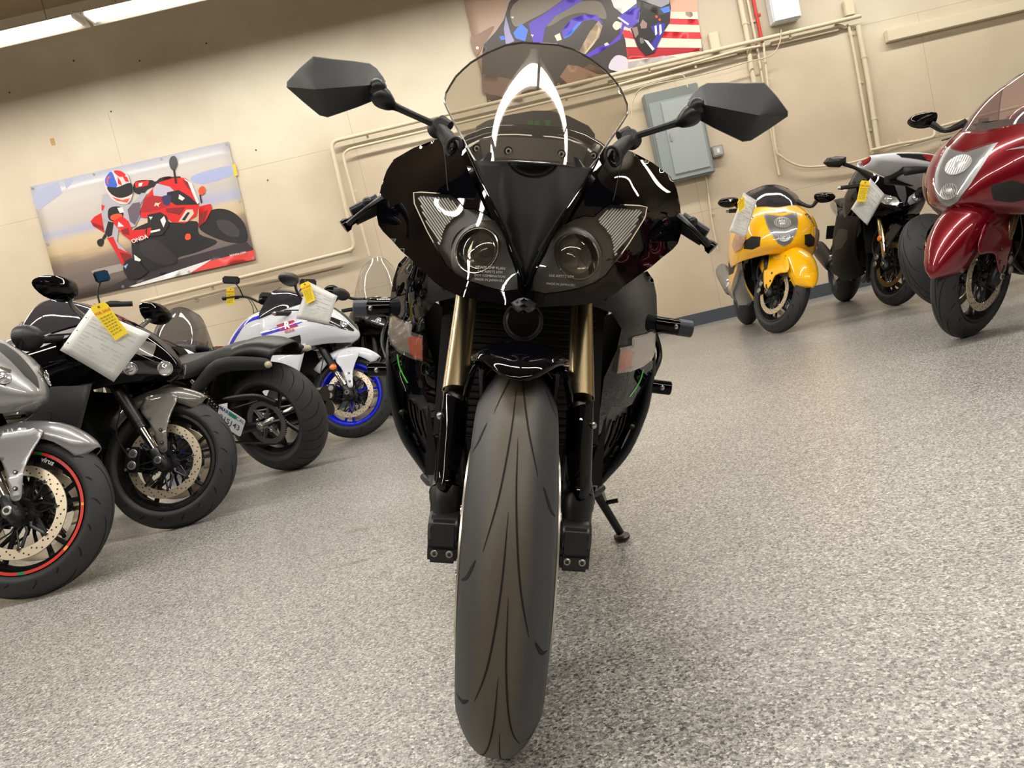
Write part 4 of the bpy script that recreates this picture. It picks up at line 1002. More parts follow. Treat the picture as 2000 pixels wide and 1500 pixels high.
    for s in (-1, 1):
        y = s * .102; b = (-.03 + .035, y, .30)
        up = g('tube', STEEL); loww = g('slider', SATBLK)
        f1 = MB()
        if g('usd', True): f1.tube([fk(b, .02), fk(b, .19)], .0205, CHROME, 20); f1.tube([fk(b, .17), fk(b, .20), fk(b, .201), fk(b, .66)], [.026, .026, .0275, .0275], g('outer', SATBLK), 20)
        else: f1.tube([fk(b, .2), fk(b, .66)], .0205, CHROME, 20)
        fo = put(f1, 'fork_tube', steer_=True)
        sl = MB(); sl.tube([fk(b, -.045), fk(b, -.03), fk(b, .05), fk(b, .06)], [.02, .028, .028, .022], loww, 20)
        sl.cyl((0, y - .022, .3), (0, y + .022, .3), .03, loww, 20); sl.cyl((0, y + s * .018, .3), (0, y + s * .032, .3), .017, STEEL, 20); sl.cyl((0, y + s * .03, .3), (0, y + s * .034, .3), .010, DISCHOLE, 6)
        put(sl, 'fork_slider', fo, True)
        cb = caliper_mb((0, 0, .3), PI * .93, 0, 1, g('caliper', SATBLK)); cb.v = [(x, s * (yy + .062), z) for x, yy, z in cb.v]
        put(cb, 'brake_caliper', fo, True)
        hz = MB(); hz.tube([(-.13, y * 1.05, .33), (-.17, y * 1.2, .45), (-.14, y * 1.1, .60), (-.2, y * .9, .75)], .0042, SATBLK, 6, smooth=4); put(hz, 'brake_hose', fo, True)
    tc = MB(); tc.box((-.195, 0, .70), (.06, .26, .03), SATBLK, Matrix.Rotation(-RAKE, 3, 'Y').to_quaternion(), .008); tc.box((-.28, 0, .905), (.06, .25, .025), SATBLK, Matrix.Rotation(-RAKE, 3, 'Y').to_quaternion(), .006)
    put(tc, 'triple_clamp', steer_=True)
    # fender
    fs = g('fstyle', 'sport'); fdm = MB()
    if fs == 'sport': f0 = g('fst', 28); spec = [(f0, .030, .330), (f0 + 6, .060, .337), (f0 + 16, .078, .340), (max(66, f0 + 24), .083, .341), (88, .083, .341), (104, .082, .341), (120, .078, .341), (138, .07, .338)]; dr = .075
    else: spec = [(8, .02, .345), (14, .065, .352), (28, .092, .355), (46, .104, .357), (64, .108, .357), (84, .108, .356), (105, .104, .354), (125, .095, .35), (140, .08, .344)]; dr = .13
    rows = []
    for d, w_, r_ in spec:
        row = []
        for k in range(13):
            t = -1 + 2 * k / 12; r = r_ - dr * abs(t) ** 2.6; row.append((r * math.cos(R(d)), w_ * math.sin(t * PI / 2), .3 + r * math.sin(R(d))))
        rows.append(row)
    fdm.grid(surf(rows, 2, 1), fend); fdo = put(fdm, 'front_fender', steer_=True, thick=.003, off=0)
    for s in (-1, 1):
        e_ = MB()
        if g('ear', True):
            if fs == 'sport': q = [(.09, .585), (.10, .555), (.075, .50), (.056, .44), (.050, .38), (.046, .338), (.03, .328), (.012, .338), (.006, .38), (-.006, .43), (-.03, .485), (-.065, .545), (-.03, .60)]
            else: q = [(.19, .50), (.205, .44), (.13, .43), (.07, .41), (.045, .36), (.015, .315), (-.03, .32), (-.06, .38), (-.09, .46), (-.13, .50), (-.10, .57), (.0, .60), (.1, .575)]
            yb = .088 if fs == 'sport' else .1
            q2 = roundpoly(q, 3); vs, ff = cdt(q2, .016)
            def EP(x, z, o=0.0): return (x, s * (yb + (.038 if fs == 'sport' else .026) * max(0, min(1, (.57 - z) / .15)) + o), z)
            n = len(vs); e_.add([EP(*p) for p in vs], ff, fend)
            put(e_, 'fender_side', fdo, True, thick=.004, off=0)
            for (bx, bz) in ((.028, .43), (.028, .372)):
                put(MB().cyl(EP(bx, bz, .0), EP(bx, bz, .007), .008, SATBLK, 14).cyl(EP(bx, bz, .006), EP(bx, bz, .0085), .004, STEEL, 8), 'fender_bolt', fdo, True)
    if g('reflector'):
        for s in (-1, 1): put(MB().ball((-.075, s * .135, .49), (.026, .008, .022), AMBER, 18), 'side_reflector', fdo, True)
    # frame, engine, swingarm, stand, exhaust
    eng = MB(); eng.box((-.62, 0, .42), (.36, .34, .30), ENGINE, bev=.03); eng.box((-.50, 0, .64), (.22, .30, .24), ENGINE, Matrix.Rotation(R(-25), 3, 'Y').to_quaternion(), .02)
    for s in (-1, 1): eng.cyl((-.66, s * .15, .42), (-.66, s * .20, .42), .09, ENGINE, 28); eng.cyl((-.53, s * .15, .46), (-.53, s * .19, .46), .05, ENGINE, 24)
    for y in (-.12, -.04, .04, .12): eng.tube([(-.40, y, .56), (-.34, y, .50), (-.33, y * .9, .36), (-.42, y * .7, .24), (-.62, y * .5, .19)], .019, DARKMETAL, 10, smooth=3)
    put(eng, 'engine')
    rad = MB(); rad.box((-.30, 0, .55), (.03, .30, .30), mat('radiator_core', (20, 21, 22), .45, metal=.3), Matrix.Rotation(R(-14), 3, 'Y').to_quaternion(), .004); put(rad, 'radiator')
    for s in (-1, 1): put(MB().tube([(-.28, s * .05, .84), (-.45, s * .14, .80), (-.70, s * .15, .66), (-.90, s * .12, .46)], [.03, .036, .036, .03], g('frame', DARKMETAL), 10, smooth=4, flat=1.5), 'frame_spar')
    swm = MB()
    for s in (-1, 1): swm.tube([(-.90, s * .08, .44), (-1.12, s * .135, .42), (-1.42, s * .135, g('rr', .315))], [.035, .032, .024], g('swing', DARKMETAL), 10, smooth=3, flat=1.5)
    put(swm, 'swingarm')
    ss = MB(); fz = loc; ss.tube([(-.78, .10, .25), (-.80, .30, .06 + .0)], [.012, .010], SATBLK, 10); ss.tube([(-.80, .295, .062), (-.80, .31, .052)], .022, SATBLK, 12)
    put(ss, 'side_stand')
    exm = g('exm', DARKMETAL); s = -1
    ex = MB(); ex.tube([(-.75, -.10, .22), (-.95, -.16, .26), (-1.08, -.19, .33), (-1.12, -.195, .35), (-1.45, -.215, .49), (-1.5, -.22, .51)], [.025, .028, .04, .056, .06, .05], exm, 20, smooth=3, flat=1.2)
    if g('twin'): ex.mirror()
    put(ex, 'exhaust_muffler')
    for s in (-1, 1): put(MB().tube([(-.93, s * .14, .42), (-.95, s * .25, .41)], .012, STEEL, 10).tube([(-.93, s * .15, .42), (-1.0, s * .17, .46), (-1.02, s * .16, .38)], .008, ALU, 8), 'footpeg')
    # tank, seat, tail
    tm_ = g('tank', body); ty = g('tdz', 0)
    TKG = [symrow([(-.34, 0, .93), (-.35, .09, .92), (-.36, .155, .86), (-.38, .17, .78)]), symrow([(-.45, 0, 1.01), (-.45, .10, 1.0), (-.46, .185, .93), (-.47, .195, .80)]), symrow([(-.62, 0, 1.03), (-.62, .11, 1.01), (-.62, .195, .93), (-.62, .185, .78)]), symrow([(-.80, 0, .95), (-.80, .09, .935), (-.80, .145, .86), (-.80, .125, .75)]), symrow([(-.92, 0, .84), (-.92, .07, .83), (-.91, .10, .79), (-.90, .09, .73)])]
    tk = MB(); tk.grid(surf(TKG, 5, 3), tm_); tko = put(tk, 'fuel_tank')
    put(MB().cyl((-.52, 0, 1.012), (-.52, 0, 1.03), .035, g('cap', STEEL), 24), 'fuel_cap', tko)
    TKP = Patch(TKG); tks = 1 if TKP.nrm(2, 4)[2] > 0 else -1
    for poly, mm in g('tank_decal', []):
        for s in (-1, 1):
            d_ = MB(); TKP.decal(d_, [(u, 3 + v) for u, v in poly], mm, .003 * tks, .12, .004)
            if s < 0: d_.v = [(x, -y, z) for x, y, z in d_.v]
            put(d_, 'tank_decal', tko)
    for txt, size, u0, v0, mm in g('tank_text', []):
        for s in (-1, 1):
            p0 = TKP(u0, 3 + v0); n0 = TKP.nrm(u0, 3 + v0) * tks; tz_ = np.array([0, 0, 1.0]) - n0 * n0[2]; tz_ /= np.linalg.norm(tz_); tx_ = np.cross(tz_, n0)
            d_ = MB(); text_mb(txt, size, mm, lambda x, y: p0 + n0 * .009 + tx_ * x * s + tz_ * y, bold=size * .03, mb=d_)
            if s < 0: d_.v = [(x, -y, z) for x, y, z in d_.v]
            put(d_, 'tank_lettering', tko)
    st = MB(); st.grid(surf([symrow([(-.84, 0, .81), (-.84, .09, .80), (-.84, .12, .75)]), symrow([(-1.0, 0, .80), (-1.0, .13, .79), (-1.0, .16, .745)]), symrow([(-1.2, 0, .835), (-1.2, .11, .825), (-1.2, .13, .78)])], 4, 3), SEATM)
    st.grid(surf([symrow([(-1.18, 0, .90), (-1.18, .09, .89), (-1.17, .11, .84)]), symrow([(-1.32, 0, .94), (-1.32, .10, .93), (-1.32, .12, .88)]), symrow([(-1.52, 0, .955), (-1.52, .07, .945), (-1.52, .09, .90)])], 4, 3), SEATM)
    put(st, 'seat', thick=.035)
    tlm = g('tail', body)
    tz = g('tail_dz', 0)
    TG = [symrow([(-1.02, .0, .70), (-1.02, .08, .71), (-1.02, .15, .735), (-1.04, .165, .77), (-1.10, .15, .80)]), symrow([(-1.25, 0, .76), (-1.25, .07, .765), (-1.25, .135, .79), (-1.25, .15, .84), (-1.25, .125, .885)]), symrow([(-1.5, 0, .83), (-1.5, .055, .835), (-1.5, .105, .86), (-1.5, .115, .905), (-1.5, .085, .94)]), symrow([(-1.76, 0, .92), (-1.76, .025, .922), (-1.76, .05, .935), (-1.76, .055, .955), (-1.75, .04, .968)])]
    TG = [[(x, y, z + tz * min(1, (-.9 - x) / .4)) for x, y, z in rw_] for rw_ in TG]; tl = MB(); tl.grid(surf(TG, 4, 3), tlm); tlo = put(tl, 'tail_cowl', thick=.003)
    T2 = MB(); T2.box((-1.70, 0, .945 + tz), (.10, .09, .035), REDLENS, bev=.012); put(T2, 'tail_light', tlo)
    TP = Patch(TG)
    if g('tail_decal'):
        for s in (-1, 1):
            for poly, mm in g('tail_decal'):
                d_ = MB(); 
                e0 = TP(1, 7); nn = TP.nrm(1, 7); sgn = 1 if nn[1] > 0 else -1
                TP.decal(d_, [(u, 4 + v) for u, v in poly], mm, .003 * sgn, .1, .003)
                if s < 0: d_.v = [(x, -y, z) for x, y, z in d_.v]
                put(d_, 'tail_panel_decal', tlo)
    pb = MB(); pb.tube([(-1.55, 0, .83 + tz), (-1.72, 0, .70)], [.02, .012], SATBLK, 8, flat=2.5); pb.box((-1.73, 0, .66), (.006, .18, .13), g('platem', SATBLK), Matrix.Rotation(R(20), 3, 'Y').to_quaternion(), .001)
    if not g('noplate'): put(pb, 'plate_bracket')
    if g('naked'):
        nz_ = g('bar_dz', 0)
        ST0 = ST
        def ST(p, ST0=ST0): q = ST0(p); return (q[0], q[1], q[2] + (nz_ if q[2] > .93 else 0))
        _put = put
        def put(mb, name, parent=root, steer_=False, **k):
            if steer_: mb.xf(ST)
            return mb.build(name, parent, **k)
        put(MB().lathe([(.001, -.09), (.05, -.08), (.08, -.05), (.092, 0), (.09, .02), (.078, .022), (.001, .03)], SATBLK, (0, 0, 0), 28).xf(lambda p: (p[1] - .06 + .0, p[0], p[2] + .86)), 'headlight', steer_=True)
        hb = MB(); hb.tube([(-.42, -.38, 1.03), (-.36, -.20, 1.05), (-.30, -.07, 1.0), (-.30, .07, 1.0), (-.36, .20, 1.05), (-.42, .38, 1.03)], .011, SATBLK, 12, smooth=4); hbo = put(hb, 'handlebar', steer_=True)
        for s in (-1, 1):
            put(MB().tube([(-.385, s * .26, 1.045), (-.42, s * .39, 1.03)], .0165, MATTEBLK, 14), 'handlebar_grip', hbo, True)
            put(MB().tube([(-.34, s * .24, 1.05), (-.33, s * .30, 1.045), (-.36, s * .39, 1.03)], .005, SATBLK, 8, smooth=3), 'brake_lever', hbo, True)
            mo = put(MB().tube([(-.36, s * .22, 1.05), (-.34, s * .25, 1.12), (-.35, s * .29, 1.17)], .0055, SATBLK, 8, smooth=3), 'mirror_stem', hbo, True)
            put(MB().box((-.355, s * .315, 1.185), (.025, .14, .065), TEXBLK, bev=.012), 'mirror', hbo, True)
            put(MB().box((-.369, s * .315, 1.185), (.003, .125, .052), g('mglass', CHROME), bev=.001), 'mirror_glass', hbo, True)
        iN = MB(); iN.box((-.22, 0, 1.045), (.07, .15, .07), SATBLK, Matrix.Rotation(R(-35), 3, 'Y').to_quaternion(), .015); iN.cyl((-.2, -.05, 1.0), (-.25, -.05, 1.05), .035, SATBLK); put(iN, 'instrument_panel', steer_=True)
        cb = MB()
        for s in (-1, 1):
            for k in range(2): cb.tube([(-.35, s * .2, 1.04), (-.2, s * (.13 + .02 * k), 1.0), (-.18, s * .06, .85 - .04 * k), (-.28, s * .04, .75)], .004, SATBLK, 6, smooth=4)
        put(cb, 'control_cables', steer_=True)
        return root, Q, ST
    # fairings
    NG = NOSE_BULB if g('nose') == 'bulb' else NOSE_SHARP
    NP = Patch(NG); no = MB(); no.grid(surf(NG, 7, 5), body); noo = put(no, 'front_cowl', thick=.003, off=0, sharp=40)
    sg0 = 1 if NP.nrm(2, 4)[0] > 0 else -1
    def dec(poly, mm, nm, off=.003, both=True, parent=noo, t=.006, lb=None):
        out = []
        for s in ((-1, 1) if both else (1,)):
            d_ = MB(); NP.decal(d_, [(u, 4 + v) for u, v in poly], mm, off * sg0, .09, t)
            if s < 0: d_.v = [(x, -y, z) for x, y, z in d_.v]
            out.append(put(d_, nm, parent, label=lb))
        return out
    if g('nose') == 'bulb':
        dec([(.80, -1.2), (.9, -.6), (.98, 0), (.9, .6), (.80, 1.2), (1.6, 1.02), (2.3, .78), (2.9, .42), (3.15, 0), (2.9, -.42), (2.3, -.78), (1.6, -1.02)], mat('busa_bowl', (150, 150, 150), .3, metal=.4), 'headlight', .003, False)
        q = [o for o in COL.objects if o.parent == noo and o.name.startswith('headlight')][-1]
        for (u, v, r) in ((1.45, 0, .052), (2.45, 0, .036)):
            p = NP(u, 4 + v); n = NP.nrm(u, 4 + v) * sg0; n = n / np.linalg.norm(n); a = np.array([0, 1.0, 0]); b = np.cross(n, a)
            bw = MB()
            def rg(rr, d): return [p + n * d + rr * (math.cos(t) * a * 1.15 + math.sin(t) * b) for t in [2 * PI * k / 32 for k in range(32)]]
            bw.grid([rg(r, .006), rg(r * .9, .0045), rg(r * .5, .004), rg(r * .45, .006), rg(r * .2, .011), rg(.001, .012)], mat('busa_reflector', (240, 240, 240), .35, metal=.5), closev=True)
            for k in range(9): t = -.8 + .2 * k; bw.tube([p + n * .0065 + a * r * t * 1.1 + b * r * .9 * math.sqrt(1 - t * t), p + n * .0065 - b * r * .9 * math.sqrt(1 - t * t) + a * r * t * 1.1], .0014, CHROME, 5)
            put(bw, 'reflector', q)
        dec([(.84, -1.1), (1.0, 0), (.84, 1.1), (1.6, .95), (2.3, .72), (2.9, .38), (3.08, 0), (2.9, -.38), (2.3, -.72), (1.6, -.95)], film('lamp_cover2', (240, 240, 240), .02, .02), 'lamp_cover', .016, False, q, .002)
        dec([(2.4, 1.4), (2.3, 1.9), (2.5, 2.35), (2.95, 2.5), (3.15, 2.0), (3.0, 1.55)], MATTEBLK, 'air_intake', .003)
        dec([(1.85, 2.2), (1.95, 2.75), (2.45, 3.15), (3.0, 3.1), (2.9, 2.6), (2.45, 2.25)], mat('signal_clear', (196, 160, 136), .15, metal=.3, coat=1), 'turn_signal', .012)
        for poly, mm in g('nose_decal', []): dec(poly, mm, 'cowl_stripe', .0025)
    else:
        hl = g('headlight', [(1.9, .45), (1.75, 1.0), (1.25, 2.0), (1.05, 2.75), (1.55, 2.7), (2.1, 2.1), (2.5, 1.3), (2.62, .5), (2.3, .3)])
        hs = dec(hl, g('lampm', mat('lamp_dark', (34, 34, 36), .2, coat=1)), 'headlight', .003)
        for k, h_ in enumerate(hs):
            s = (-1, 1)[k]
            for (u, v, r) in g('eyes', ((2.1, 1.0, .026), (1.75, 1.85, .022))):
                p = NP(u, 4 + v); n = NP.nrm(u, 4 + v) * sg0; n /= np.linalg.norm(n); a = np.cross(n, [0, 0, 1.0]); a /= np.linalg.norm(a); b = np.cross(n, a)
                bw = MB()
                def rg(rr, d): return [p + n * d + rr * (math.cos(t) * a + math.sin(t) * b) for t in [2 * PI * k / 28 for k in range(28)]]
                bw.grid([rg(r, .0065), rg(r * .92, .009), rg(r * .8, .0045), rg(r * .5, .006), rg(r * .3, .012), rg(.001, .014)], CLEARLENS, closev=True)
                if s < 0: bw.v = [(x, -y, z) for x, y, z in bw.v]
                put(bw, 'lamp_reflector', h_)
        for poly, mm in g('nose_decal', []): dec(poly, mm, 'cowl_stripe', .0025)
        dec([(.45, -.45), (.3, 0), (.45, .45), (1.9, .28), (2.5, 0), (1.9, -.28)], g('ductm', MATTEBLK), 'nose_duct', .002, False)
    for txt, size, u0, v0, mm in g('nose_text', []):
        for s in ((-1, 1) if v0 else (1,)):
            p0 = NP(u0, 4 + v0); n0 = NP.nrm(u0, 4 + v0) * sg0; tz_ = np.array([0, 0, 1.0]); tz_ = tz_ - n0 * n0[2]; tz_ /= np.linalg.norm(tz_); tx_ = np.cross(tz_, n0)
            d_ = MB(); text_mb(txt, size, mm, lambda x, y: p0 + n0 * .007 + tx_ * x * s + tz_ * y, bold=size * .03, mb=d_)
            if s < 0: d_.v = [(x, -y, z) for x, y, z in d_.v]
            put(d_, 'cowl_lettering', noo)
    SGG = np.array(SIDE_G, float); SP = Patch(SGG)
    if g('nose') == 'bulb': SGG[:2, :2, 1] += .02; SGG[0, 0, 2] = .60; SGG[0, 1, 2] = .64; SP = Patch(SGG)
    ss0 = 1 if SP.nrm(2, 2)[1] > 0 else -1
    for s in (-1, 1):
        f_ = MB(); f_.grid(surf(SGG, 5, 5), low)
        if s < 0: f_.v = [(x, -y, z) for x, y, z in f_.v]
        fo_ = put(f_, 'side_fairing', thick=.003, off=0)
        lst = [([(1.1, 1.0), (1.0, 2.4), (1.5, 3.0), (2.2, 2.8), (2.1, 1.6), (1.7, .95)], g('ventm', MATTEBLK), 'fairing_vent')] + [(p, m_, 'fairing_decal') for p, m_ in g('side_decal', [])]
        for poly, mm, nm in lst:
            d_ = MB(); SP.decal(d_, poly, mm, .003 * ss0, .12, .004)
            if s < 0: d_.v = [(x, -y, z) for x, y, z in d_.v]
            put(d_, nm, fo_)
        for txt, size, u0, v0, mm in g('side_text', []):
            p0 = SP(u0, v0); n0 = SP.nrm(u0, v0) * ss0; tz_ = np.array([0, 0, 1.0]) - n0 * n0[2]; tz_ /= np.linalg.norm(tz_); tx_ = np.cross(tz_, n0)
            d_ = MB(); text_mb(txt, size, mm, lambda x, y: p0 + n0 * .009 + tx_ * x * s + tz_ * y, bold=size * .03, mb=d_)
            if s < 0: d_.v = [(x, -y, z) for x, y, z in d_.v]
            put(d_, 'fairing_lettering', fo_)
        if g('side_signal'):
            p = SP(.55, .8); q = (p[0], s * (p[1] + .008), p[2]); put(MB().ball(q, (.034, .014, .024), AMBER, 20), 'turn_signal', fo_)
    ux = MB()                                     # inner upper panel joining cowl, tank and screen
    ux.grid(surf([symrow([(-.10, 0, .97), (-.14, .10, .965), (-.24, .16, .95)]), symrow([(-.30, 0, .93), (-.32, .14, .93), (-.36, .19, .93)]), symrow([(-.46, 0, .90), (-.48, .15, .91), (-.50, .22, .92)])], 4, 3), SATBLK); put(ux, 'dash_panel')
    # windscreen
    h = g('screen_h', 1.17); rx = g('screen_x', -.44)
    b0 = NG[0][4:]
    WG = []
    for k, (fz, fx, fw) in enumerate(((0, 0, 1), (.35, .28, 1.0), (.7, .62, .86), (1.0, 1.0, .5))):
        row = []
        for j, (x, y, z) in enumerate(b0):
            t = j / 4.0; zt = .955 + (h - .955) * math.sqrt(max(0, 1 - t ** 2.2))
            row.append((x + (rx - b0[0][0]) * fx * (1 - t * t) * .95, y * (1 - (1 - fw) * (1 - t * t)), z + max(0.012 * k, (zt - z)) * fz))
        WG.append(symrow(row))
    wsm = MB(); wsm.grid(surf(WG, 5, 4), g('screen', SMOKE)); wso_ = put(wsm, 'windscreen')
    S_ = surf(WG, 5, 4); ed = MB(); ed.tube([*S_[:, 0], *S_[-1, 1:-1], *S_[::-1, -1]], .0022, g('edge', SATBLK), 6, caps=False); put(ed, 'windscreen_edge', wso_)
    # bars
    for s in (-1, 1):
        hb = MB(); hb.tube([(-.25, s * .11, .88), (-.30, s * .20, .90), (-.37, s * .33, .875)], [.014, .0165, .0165], MATTEBLK, 14); hbo = put(hb, 'handlebar_grip', steer_=True)
        put(MB().tube([(-.37, s * .33, .875), (-.378, s * .348, .87)], [.014, .011], STEEL, 12), 'bar_end', hbo, True)
        put(MB().tube([(-.22, s * .17, .905), (-.24, s * .24, .90), (-.30, s * .34, .88)], [.008, .005, .004], SATBLK, 8, smooth=3), 'brake_lever', hbo, True)
        put(MB().cyl((-.20, s * .10, .93), (-.20, s * .10, .98), .022, SATBLK, 16), 'fluid_reservoir', hbo, True)
    # mirrors
    mk = g('mirrors', 'blade'); my = g('mirror_y', .36); mz = g('mirror_z', 1.06); mx_ = g('mirror_x', -.14)
    if mk != 'none':
        for s in g('msides', (-1, 1)):
            stem = MB(); stem.tube([(-.18, s * .16, .975), (mx_ - .02, s * .25, mz - .05), (mx_, s * (my - .05), mz - .01)], [.014, .009, .012], g('mstem', SATBLK), 10, smooth=4, flat=1.4); so_ = put(stem, 'mirror_stem')
            hd = MB()
            if mk == 'blade': prof = [(-.09, .03), (-.04, .048), (.03, .045), (.09, .022), (.105, -.005), (.06, -.035), (-.03, -.042), (-.085, -.015)]
            elif mk == 'round': prof = [(.07 * math.cos(q) * 1.0, .056 * math.sin(q)) for q in [2 * PI * k / 14 for k in range(14)]]
            else: prof = [(-.06, .03), (.0, .038), (.06, .03), (.085, 0), (.05, -.03), (-.02, -.036), (-.06, -.01)]
            pr = roundpoly(prof, 3) if mk != 'angular' else prof
            k1 = g('mscale', 1.0)
            def rgm(sc, dx): return [(mx_ + dx, s * (my + y * sc * k1), mz + .01 + z * sc * k1) for y, z in pr]
            hd.grid([rgm(.9, -.028), rgm(1.0, -.022), rgm(1.0, -.01), rgm(.82, .018), rgm(.45, .036), rgm(.02, .042)], g('mmat', GLOSSBLK), closev=True); ho = put(hd, 'mirror', so_, sharp=30)
            gm = MB(); gm.add(rgm(.92, -.0275), [tuple(range(len(pr)))], g('mglass', CHROME)); put(gm, 'mirror_glass', ho)
            if g('mled'):
                lm = MB()
                for k in range(7):
                    y = my - .035 + k * .017; lm.ball((mx_ + .018 + .010 - abs(k - 3) * .0035, s * y, mz + .012), (.008, .008, .008), CLEARLENS, 8)
                put(lm, 'mirror_signal', ho)
    return root, Q, ST

# hanging sale tag and plastic sleeve with a sheet of paper: things of their own, drawn at their place
PRT = mat('faint_print', (186, 188, 190), .6); HOLEM = mat('tag_hole', (120, 80, 30), .6); TXT2 = mat('tag_small_print', (150, 120, 30), .7)
def quad_frame(c4):               # bilinear map of the unit square; corners tl, tr, br, bl
    a, b, c, d = [np.array(p, float) for p in c4]
    def f(u, v, o=0.0):
        p = a * (1 - u) * (1 - v) + b * u * (1 - v) + c * u * v + d * (1 - u) * v
        n = np.cross(b - a, d - a); n /= np.linalg.norm(n); 
        if n @ (CAM - a) < 0: n = -n
        return p + n * o
    return f
def sleeve(pix, Y, label, bow=.006, holes=True, tilt=(0, 0)):
    c4 = [at(x, y, Y + dy) for (x, y), dy in zip(pix, tilt if len(tilt) == 4 else (0, 0, 0, 0))]; f = quad_frame(c4); n = 8
    mb = MB(); P = [[f(u / n, v / n, bow * math.sin(u / n * PI) * math.sin(v / n * PI * 1.3)) for u in range(n + 1)] for v in range(n + 1)]
    mb.grid(P, SHEET)
    w = np.mean(P, axis=(0, 1)); mb.v = [tuple(np.array(p) - w) for p in mb.v]
    o = mb.build('document_sleeve', None, thick=.0012, off=0); o.location = w; tag(o, label, 'paper sheet', 'white sale sheets hung on the motorcycles')
    pm = MB(); rnd = random.Random(3)
    for r_ in range(11):
        v = .16 + r_ * .07; x = .14
        while x < .85:
            l = rnd.uniform(.05, .16)
            if rnd.random() < .75:
                q = [f(x, v, bow + .0016), f(min(.88, x + l), v, bow + .0016), f(min(.88, x + l), v + .014, bow + .0016), f(x, v + .014, bow + .0016)]
                pm.add([p - w for p in q], [(0, 1, 2, 3)], PRT)
            x += l + .03
    pm.build('printed_lines', o)
    if holes:
        hm = MB()
        for v in (.2, .5, .8):
            c = f(.04, v, .0016) - w; a = f(.05, v, .0016) - w - c; b = f(.04, v + .012, .0016) - w - c
            hm.add([c + a * math.cos(t) + b * math.sin(t) for t in [2 * PI * k / 10 for k in range(10)]], [tuple(range(10))], DISCHOLE)
        hm.build('punched_holes', o)
    return o
def saletag(pix, Y, label, text=True, hang=None):
    c4 = [at(x, y, Y) for x, y in pix]; f = quad_frame(c4)
    mb = MB(); ol = [(.12, 0), (.88, 0), (1, .1), (1, 1), (0, 1), (0, .1)]; n = 6
    w = f(.5, .5)
    mb.prism(ol, TAGY, lambda u, v, t: f(u, v, t + .004 * math.sin(v * PI)) - w, 0, .0012)
    o = mb.build('price_tag'); o.location = w; tag(o, label, 'price tag', 'yellow sale tags on the motorcycles')
    t_ = MB(); W = np.linalg.norm(c4[1] - c4[0]); H = np.linalg.norm(c4[3] - c4[0])
    text_mb('FOR SALE', W * .23, TAGTXT if not text else mat('tag_red_ink', (205, 70, 30), .7), lambda x, y: f(.5 + x / W, .24 - y / H, .0062) - w, bold=W * .004, mb=t_)
    rnd = random.Random(5)
    for k in range(7):
        v = .36 + k * .08; u1 = .12; 
        while u1 < .85:
            l = rnd.uniform(.08, .2); q = [f(u1, v, .006), f(min(.9, u1 + l), v, .006), f(min(.9, u1 + l), v + .022, .006), f(u1, v + .022, .006)]; t_.add([p - w for p in q], [(0, 1, 2, 3)], TXT2); u1 += l + .06
    t_.build('tag_print', o)
    h_ = MB(); c = f(.5, .09, .006) - w; a = (f(.57, .09, .006) - w) - c; b = (f(.5, .09 + .07 * W / H, .006) - w) - c
    h_.add([c + a * math.cos(t) + b * math.sin(t) for t in [2 * PI * k / 14 for k in range(14)]], [tuple(range(14))], HOLEM); h_.build('eyelet', o)
    if hang is not None:
        q = np.array(hang) - w; MB().tube([c, (c + q) / 2 + np.array([0, 0, -.004]), q], .0009, STEEL, 5).build('tag_string', o)
    return o
# ------------------------------------------------------------------ the motorcycles along the left and right
def FL(x, y): return tuple(flo(x, y)[:2])
LIPRED = mat('rim_sticker_red', (200, 40, 26), .4)
motorcycle(dict(label='silver sport motorcycle cut off by the left edge, front wheel with red rim stickers', loc=(-1.825, 2.70), psi=-14, steer=20, fst=38, body=SILVER, low=GREYP, fender=SILVER, lip=[LIPRED, mat('sticker_orange', (235, 150, 40), .4), mat('sticker_green', (20, 120, 70), .4), mat('sticker_white', (225, 225, 225), .4), SATBLK], lip_text='virus', spokes=5,
    screen=DSMOKE, mirrors='round', mirror_y=.30, mirror_z=1.02, mirror_x=-.2, mmat=TEXBLK, ventm=SATBLK, lampm=mat('lamp_amber_glass', (110, 104, 92), .12, coat=1, metal=.5), headlight=[(1.7, .6), (1.3, 1.6), (1.0, 2.9), (1.45, 3.1), (2.1, 2.2), (2.5, 1.1)], screen_h=1.12))
motorcycle(dict(label='charcoal sport motorcycle with grey front fender, behind the silver one at the left edge', loc=(-1.60, 3.42), psi=-8, steer=10, fst=52, body=GLOSSBLK, low=mat('matte_charcoal', (44, 44, 45), .42), fender=GUNM, tank=GUNM, tail=GUNM,
    spokes=5, screen=DSMOKE, mirrors='blade', mirror_y=.34, mirror_z=1.08, mirror_x=-.16, mled=True, mscale=1.2, mstem=GUNM, discm=DISC, carrier=mat('disc_carrier', (34, 36, 48), .35, metal=.4), eyes=((2.9, .9, .034), (2.9, 2.1, .03)), headlight=[(2.6, .5), (2.5, 1.4), (2.5, 2.5), (3.0, 2.7), (3.3, 1.8), (3.3, .7)], screen_h=1.17, edge=STEEL, nose_decal=[([(.15, 2.5), (.1, 3.9), (.75, 3.95), (.6, 3.0)], SILVER), ([(1.5, .6), (1.2, 1.5), (2.0, 2.3), (2.3, 1.2)], GUNM)],
    side_decal=[([(.1, 1.6), (.1, 3.9), (.35, 3.9), (.28, 1.6)], SATBLK), ([(.18, 2.0), (.17, 3.8), (.24, 3.8), (.22, 2.0)], SILVER), ([(.8, 1.5), (.7, 2.1), (1.0, 2.3)], SILVER)], side_text=[('R1', .07, .22, 1.9, STEEL)]))
